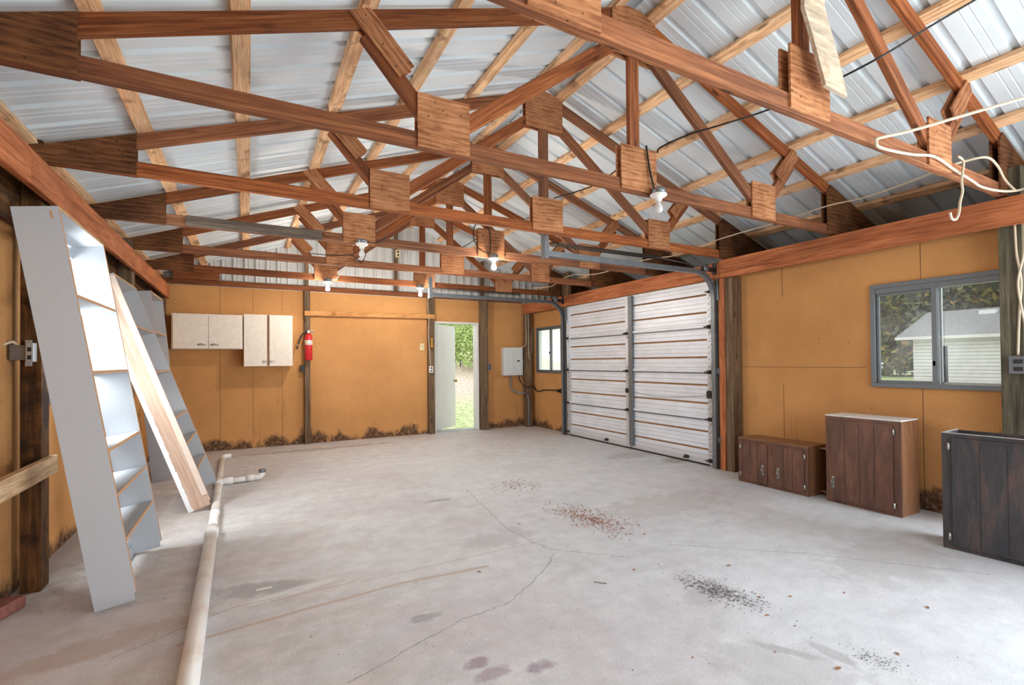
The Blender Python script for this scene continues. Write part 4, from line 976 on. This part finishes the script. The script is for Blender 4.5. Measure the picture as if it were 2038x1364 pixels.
# ------------------------------------------------------------------ cables in the roof
def cab(pts, r, mat, label): return tag(tube('power_cable', pts, r, M[mat], None, 7), label, 'cable')
cab([(2.60, 2.55, 2.80), (2.60, 2.52, 2.83), (2.62, 2.3, 2.83), (2.733, 2.1, 2.844), (2.906, 1.9, 2.889), (3.0, 1.6, 2.921), (3.02, 1.33, 2.94), (3.28, 1.215, 3.115), (3.50, 1.08, 3.262), (3.62, 1.0, 3.34)], .006, 'cable_black', 'black cable strung from the nearest unlit bulb up to the top right corner')
cab([(2.33, 2.66, 2.68), (2.443, 3.1, 2.715), (2.465, 3.70, 2.80)], .005, 'cable_black', 'black cable sagging between the second and third trusses')
cab([(2.47, 3.86, 2.80), (2.50, 4.3, 2.76), (2.40, 4.93, 2.84)], .005, 'cable_black', 'black cable between the third and fourth trusses')
cab([(2.40, 5.06, 2.80), (2.35, 5.6, 2.74), (2.2, 6.2, 2.78)], .005, 'cable_black', 'black cable trailing back from the fourth truss')
cab([(2.498, TY[1]-.04, 2.835), (2.50, TY[1]-.045, 2.79), (2.525, TY[1]-.045, 2.66), (2.552, TY[1]-.06, 2.52)], .007, 'cable_black', 'thick black cord running down the plywood plate to the nearest unlit bulb')
cab([(2.40, TY[3]-.09, 2.525), (2.30, TY[3]-.05, 2.56), (2.22, TY[3]-.045, 2.66), (2.215, TY[3]-.045, 2.80), (2.30, TY[3]-.03, 2.88), (2.40, TY[3]-.045, 2.82), (2.42, TY[3]-.045, 2.70), (2.41, TY[3]-.06, 2.55)], .006, 'cable_black', 'black cord looped above the nearest glowing bulb')
cab([(1.04, TY[3]-.085, 2.51), (1.12, TY[3]-.05, 2.51), (1.20, TY[3]-.045, 2.55), (1.25, TY[3], 2.60)], .005, 'cable_black', 'short black cord leaving the unlit bulb on the fourth truss')
cab([(.62, TY[4]-.05, 2.60), (.9, TY[4]-.05, 2.60), (1.1, TY[4]-.06, 2.62), (1.18, TY[4]-.06, 2.58), (1.22, TY[4]-.06, 2.54), (1.26, TY[4]-.05, 2.60), (1.30, TY[4], 2.70)], .005, 'cable_black', 'dark cord stapled across the fifth truss')
cab([(1.05, TY[5]-.05, 2.50), (1.12, TY[5]-.05, 2.52), (1.18, TY[5]-.05, 2.62), (1.3, TY[5]-.04, 2.70)], .006, 'cable_white', 'cream cord curving up from the rear left glowing bulb')
cab([(2.40, TY[5]-.05, 2.50), (2.55, TY[5]+.1, 2.50), (2.7, 7.9, 2.45), (2.84, 8.43, 2.38)], .006, 'cable_white', 'cream cord from the rear right glowing bulb to the doorway post')
yt = TY[0]-.045
cab([(3.711, .95, 2.711), (3.393, 1.15, 2.611), (3.194, 1.27, 2.548), (3.03, yt-.01, 2.505), (3.01, yt-.006, 2.48), (3.05, yt, 2.465), (3.217, yt, 2.475), (3.441, yt, 2.50), (3.686, yt-.012, 2.53), (3.995, yt, 2.51), (4.262, yt, 2.485), (4.424, yt, 2.47), (4.607, 1.32, 2.46), (4.839, 1.30, 2.495), (4.95, 1.27, 2.53)], .0085, 'cable_white', 'thick cream cable entering at the right edge and running along the nearest truss')
cab([(4.281, 1.5, 2.634), (4.354, 1.44, 2.66), (4.428, 1.34, 2.669), (4.624, 1.34, 2.647), (4.755, 1.34, 2.571), (4.80, 1.30, 2.487)], .008, 'cable_white', 'cream cable arching up over the right end of the nearest truss')
cab([(4.235, 1.5, 2.629), (4.419, 1.7, 2.653), (4.70, 2.2, 2.70), (4.717, 2.52, 2.72), (4.80, 3.0, 2.72), (4.727, 3.72, 2.679), (4.72, 4.3, 2.62), (4.70, 4.9, 2.66), (4.5, 5.6, 2.58), (4.35, 6.1, 2.62), (4.457, 6.8, 2.56), (4.334, 7.2, 2.58)], .0065, 'cable_white', 'long thin cream cable threading through the right ends of the trusses')
cab([(4.02, yt-.01, 2.60), (4.069, yt-.02, 2.57), (4.043, yt-.02, 2.47), (4.005, yt-.03, 2.43), (4.002, yt-.035, 2.36), (3.965, yt-.035, 2.29), (3.945, yt-.035, 2.22), (3.90, yt-.035, 2.17), (3.84, yt-.035, 2.165), (3.815, yt-.035, 2.20)], .0075, 'cable_white', 'knotted scrap of cream cable hanging in a hook from the nearest truss')
cab([(4.915, 1.338, 2.27), (4.915, 1.332, 2.05), (4.912, 1.310, 1.85), (4.915, 1.325, 1.6), (4.912, 1.335, 1.315)], .007, 'cable_white', 'grey cable running down the treated post to the dark outlet')
cab([(4.90, 1.285, 2.27), (4.90, 1.29, 2.05), (4.895, 1.322, 1.84), (4.895, 1.30, 1.6), (4.90, 1.27, 1.40), (4.905, 1.26, 1.1)], .007, 'cable_white', 'second grey cable crossing the first on the treated post at the right edge')

# curved pale strip hanging from the nearest truss
bm = bmesh.new(); ptsl = [(2.36, 3.62, 0), (2.325, 3.30, 0), (2.315, 3.10, 0), (2.31, 2.967, 0), (2.335, 2.835, .02), (2.375, 2.707, .03), (2.425, 2.61, .03)]; ptsr = [(2.54, 3.62, 0), (2.50, 3.30, 0), (2.485, 3.10, 0), (2.48, 3.028, 0), (2.502, 2.888, .02), (2.546, 2.755, .03), (2.61, 2.60, .03)]
yy = 1.325; fr = []
for (a, za, oa), (b, zb_, ob_) in zip(ptsl, ptsr):
    fr.append([bm.verts.new((a, yy-oa, za)), bm.verts.new((b, yy-ob_, zb_)), bm.verts.new((b, yy-ob_+.018, zb_)), bm.verts.new((a, yy-oa+.018, za))])
for i in range(len(fr)-1):
    for k in range(4): bm.faces.new((fr[i][k], fr[i][(k+1) % 4], fr[i+1][(k+1) % 4], fr[i+1][k]))
bm.faces.new(fr[0]); bm.faces.new(fr[-1][::-1])
M['strip'] = wood('whitewashed_board', (240, 232, 216), (228, 214, 194), (200, 180, 152), 6, tint=.02, knots=False, dirt=(176, 146, 112), dlev=.58)
tag(obj('curved_strip', bm, M['strip']), 'curved whitewashed board hanging from the top edge over the nearest truss', 'board')

# ------------------------------------------------------------------ brick, debris
br = obj('broken_brick', boxbm((-.1, -.05, -.032), (.1, .05, .032), .008), M['brick'], None, T(-1.14, 3.50, .033) @ R(1.2, 'Z')); tag(br, 'broken reddish brick on the floor by the dark post at the left edge', 'brick')
def scatter(name, mat, label, n, a, b, wid, smin, smax, seed, cat='debris'):
    rnd = random.Random(seed); bm = bmesh.new(); a, b = Vector((*a, 0)), Vector((*b, 0)); d = b-a; nn = Vector((-d.y, d.x, 0)).normalized()
    for i in range(n):
        t = rnd.gauss(.5, .28); c = a+d*t+nn*rnd.gauss(0, wid); s = rnd.uniform(smin, smax); an = rnd.uniform(0, 6.28)
        vs = []
        for k in range(4): r = s*rnd.uniform(.5, 1.1); vs.append(bm.verts.new((c.x+r*math.cos(an+k*1.57), c.y+r*math.sin(an+k*1.57)*.7, .0012+rnd.uniform(0, s*.35))))
        top = bm.verts.new((c.x, c.y, .0012+s*.5))
        bm.faces.new(vs)
        for k in range(4): bm.faces.new((vs[k], vs[(k+1) % 4], top))
    o = obj(name, bm, mat); return tag(o, label, cat, None, 'stuff')
scatter('wood_chips', M['chip_brown'], 'scatter of reddish brown wood chips on the floor, middle distance', 620, (2.44, 3.6), (2.50, 2.85), .09, .004, .013, 1)
scatter('wood_chips', M['chip_brown'], 'faint patch of brown chips on the floor farther back', 220, (2.38, 4.7), (2.53, 4.2), .12, .004, .012, 2)
scatter('grit_pile', M['chip_grey'], 'dark grey grit scattered on the floor in the foreground centre', 620, (2.27, 2.08), (2.36, 1.62), .05, .003, .009, 3)
scatter('white_crumbs', M['chip_white'], 'white crumbs mixed through the grey grit in the foreground', 420, (2.24, 2.5), (2.34, 1.7), .07, .0015, .004, 4)
scatter('dark_crumbs', M['chip_grey'], 'dark crumbs on the floor near the lower right corner', 200, (2.36, 1.20), (2.38, 1.00), .035, .0015, .005, 5)
scatter('floor_dirt', M['chip_grey'], 'sparse dirt specks spread over the concrete floor', 900, (.8, 5.8), (2.9, 1.4), 1.2, .001, .006, 6)
scatter('floor_dirt', M['chip_grey'], 'dirt specks on the floor between the first bookcase and the left wall', 160, (-1.0, 3.4), (-.6, 4.4), .2, .001, .006, 8)
LV = [(2.31, 1.56), (2.45, 1.70), (2.60, 1.62), (2.10, 2.3), (2.7, 2.9), (2.9, 1.5), (3.1, 1.2), (2.05, 1.35), (2.17, 1.15), (2.5, 1.08), (1.7, 1.5), (2.55, 4.9), (3.2, 5.6), (2.9, 6.3), (3.6, 6.8), (2.2, 6.6), (1.9, 3.4), (2.62, 3.25), (2.66, 2.05), (1.25, 2.75), (4.3, 3.7), (4.1, 4.1)]
rnd = random.Random(11)
def leafbm():
    bm = bmesh.new(); pts = [(-1, 0, 0), (-.5, .35, .10), (.1, .45, .16), (.7, .2, .06), (1, 0, .02), (.6, -.28, .10), (0, -.42, .18), (-.6, -.3, .08)]
    vs = [bm.verts.new((x*.016, y*.016, z*.016)) for x, y, z in pts]; c = bm.verts.new((0, 0, .0))
    for i in range(8): bm.faces.new((vs[i], vs[(i+1) % 8], c))
    r = bmesh.ops.extrude_face_region(bm, geom=bm.faces[:]); bmesh.ops.translate(bm, verts=[v for v in r['geom'] if isinstance(v, bmesh.types.BMVert)], vec=(0, 0, .0006)); return bm
lf0 = None
for x, y in LV:
    if lf0 is None: o = lf0 = obj('dead_leaf', leafbm(), M['leaf_dry'], None, T(x, y, .0015))
    else: o = lf0.copy(); COL.objects.link(o)
    o.location = (x, y, .0015); o.rotation_euler = (0, 0, rnd.uniform(0, 6.28)); s = rnd.uniform(.5, 1.2); o.scale = (s, s, s)
    tag(o, 'small dry brown leaf lying on the concrete floor', 'leaf', 'dead leaves on the floor')
# two thin white chalk-like strips set in the floor and a bent nail
tag(box('paper_scrap', (.035, 3.155, .0005), (.115, 3.175, .002), M['white_paint'], None), 'small white strip on the dark floor stain right of the pipe', 'scrap')
tag(tube('bent_twig', [(1.78, 2.29, .003), (1.80, 2.26, .004), (1.83, 2.235, .003)], .0018, M['bark'], None, 5), 'thin dark twig on the floor in the centre foreground', 'twig')

# ------------------------------------------------------------------ outside: shed, trees, bushes
sh = empty('garden_shed', (33.4, 8, 0), 'white clapboard shed with a grey shingle roof seen through the wide window', 'shed')
bm = bmesh.new(); add_box(bm, (33.4, -3.0, -.1), (40, 13.35, 2.45))
z = .1
gb = bmesh.new()
while z < 2.4: add_box(bm, (33.375, -3.0, z), (33.4, 13.36, z+.165)); add_box(gb, (33.370, -3.0, z+.165), (33.401, 13.3, z+.19)); z += .19
M['clap'] = plain('white_clapboard', (220, 212, 216), .7, 0, .04, 3)
obj('wall', bm, M['clap'], sh); obj('board_shadow_gap', gb, M['shadow_seam'], sh)
bm = bmesh.new()
A = [(32.85, 14.0, 2.38), (32.85, -3.6, 2.38), (36.9, -3.6, 4.0), (36.9, 14.0, 4.0), (41, -3.6, 2.38), (41, 14.0, 2.38)]
vs = [bm.verts.new(p) for p in A]; v2 = [bm.verts.new((p[0], p[1], p[2]+.12)) for p in A]
for a in (vs, v2):
    bm.faces.new((a[0], a[1], a[2], a[3])); bm.faces.new((a[3], a[2], a[4], a[5]))
for i, j in ((0, 1), (1, 2), (2, 4), (4, 5), (5, 3), (3, 0)): bm.faces.new((vs[i], vs[j], v2[j], v2[i]))
obj('roof', bm, M['shingle'], sh); box('fascia', (32.80, -3.6, 2.34), (32.86, 14.0, 2.50), M['clap'], sh); box('roof_vent', (35.9, 10.6, 3.72), (36.3, 11.3, 3.95), M['white_paint'], sh)
prism('gable_end', [(-3.3, 0), (3.3, 0), (0, 1.45)], .1, M['clap'], sh, T(36.8, 13.3, 2.45))

def crown(n, rx, ry, rz, size, seed, clumps=22):
    rnd = random.Random(seed); bm = bmesh.new(); cs = []
    for i in range(clumps):
        while True:
            p = Vector((rnd.uniform(-1, 1), rnd.uniform(-1, 1), rnd.uniform(-1, 1)))
            if p.length < 1: break
        cs.append((Vector((p.x*rx, p.y*ry, p.z*rz)), rnd.uniform(.22, .42)*min(rx, rz)))
    for i in range(n):
        c, r = cs[rnd.randrange(clumps)]; d = Vector((rnd.gauss(0, 1), rnd.gauss(0, 1), rnd.gauss(0, 1))).normalized()*r*rnd.uniform(.6, 1.1)
        p = c+d; a = Vector((rnd.gauss(0, 1), rnd.gauss(0, 1), rnd.gauss(0, 1))).normalized(); b = a.orthogonal().normalized(); s = size*rnd.uniform(.6, 1.3)
        bm.faces.new([bm.verts.new(p+a*s), bm.verts.new(p+b*s*.5), bm.verts.new(p-a*s), bm.verts.new(p-b*s*.5)])
    me = bpy.data.meshes.new('crown'); bm.to_mesh(me); bm.free(); return me
def tree(x, y, zb_, me, h, scale, mat, label, cat='tree', group=None, rz=0):
    root = empty('leafy_tree' if cat == 'tree' else 'leafy_bush', (x, y, zb_), label, cat, group)
    m2 = me.copy(); m2.materials.clear(); m2.materials.append(mat)
    o = bpy.data.objects.new('foliage', m2); link(o, root, T(x, y, zb_+h) @ R(rz, 'Z') @ Matrix.Diagonal((*scale, 1)))
    bm = bmesh.new(); r = .12 if cat == 'tree' else .02
    add_tube(bm, [(0, 0, -.1), (.1*r*8, 0, h*.5), (0, .05, h)], [r, r*.8, r*.4], 8); obj('trunk', bm, M['bark'], root, T(x, y, zb_))
c1 = crown(8500, 3.6, 3.6, 5.2, .26, 1, 70); c2 = crown(8500, 3.9, 3.9, 4.6, .26, 2, 70)
spots = [(44, 19.5, 'leaf_mix'), (46, 15.5, 'leaf_grey'), (45, 11.5, 'leaf_mix'), (46, 7.5, 'leaf_grey'), (44.5, 3.5, 'leaf_mix'), (50, 13.5, 'leaf_grey')]
nm = ['leftmost', 'second from left', 'third from left', 'middle', 'third from right', 'second from right', 'behind the others']
for i, (x, y, mt) in enumerate(spots):
    tree(x, y, 0, (c1, c2)[i % 2], 4.9, (1, 1, 1.05), M[mt], 'autumn tree behind the white shed, %s in the row' % nm[i], 'tree', 'trees behind the shed', i*.9)
c3 = crown(3800, 1.3, 1.3, 1.2, .06, 5, 26)
for i, (x, y, h, sc_, l) in enumerate([(6.35, 15.4, .75, .9, 'dark green bush lowest on the slope outside the doorway'), (7.5, 16.3, .9, 1.0, 'pale green bush at the right side of the doorway view'), (6.9, 18.0, 1.0, 1.1, 'light green bush halfway up the slope in the doorway'),
        (8.2, 18.6, 1.2, 1.2, 'leafy bush at the upper right of the doorway view'), (7.6, 20.8, 1.6, 1.6, 'tall pale bush near the top of the slope'), (9.4, 21.5, 1.8, 1.7, 'tall bush at the top right of the slope'), (6.6, 22.5, 2.0, 1.8, 'tallest bush at the top of the slope, left side'), (8.6, 25.0, 2.6, 2.2, 'farthest bush filling the top of the doorway view')]):
    tree(x, y, gz(x, y), c3, h, (sc_, sc_, sc_), M['leaf_green'], l, 'bush', 'bushes on the slope outside the doorway', i*1.3)
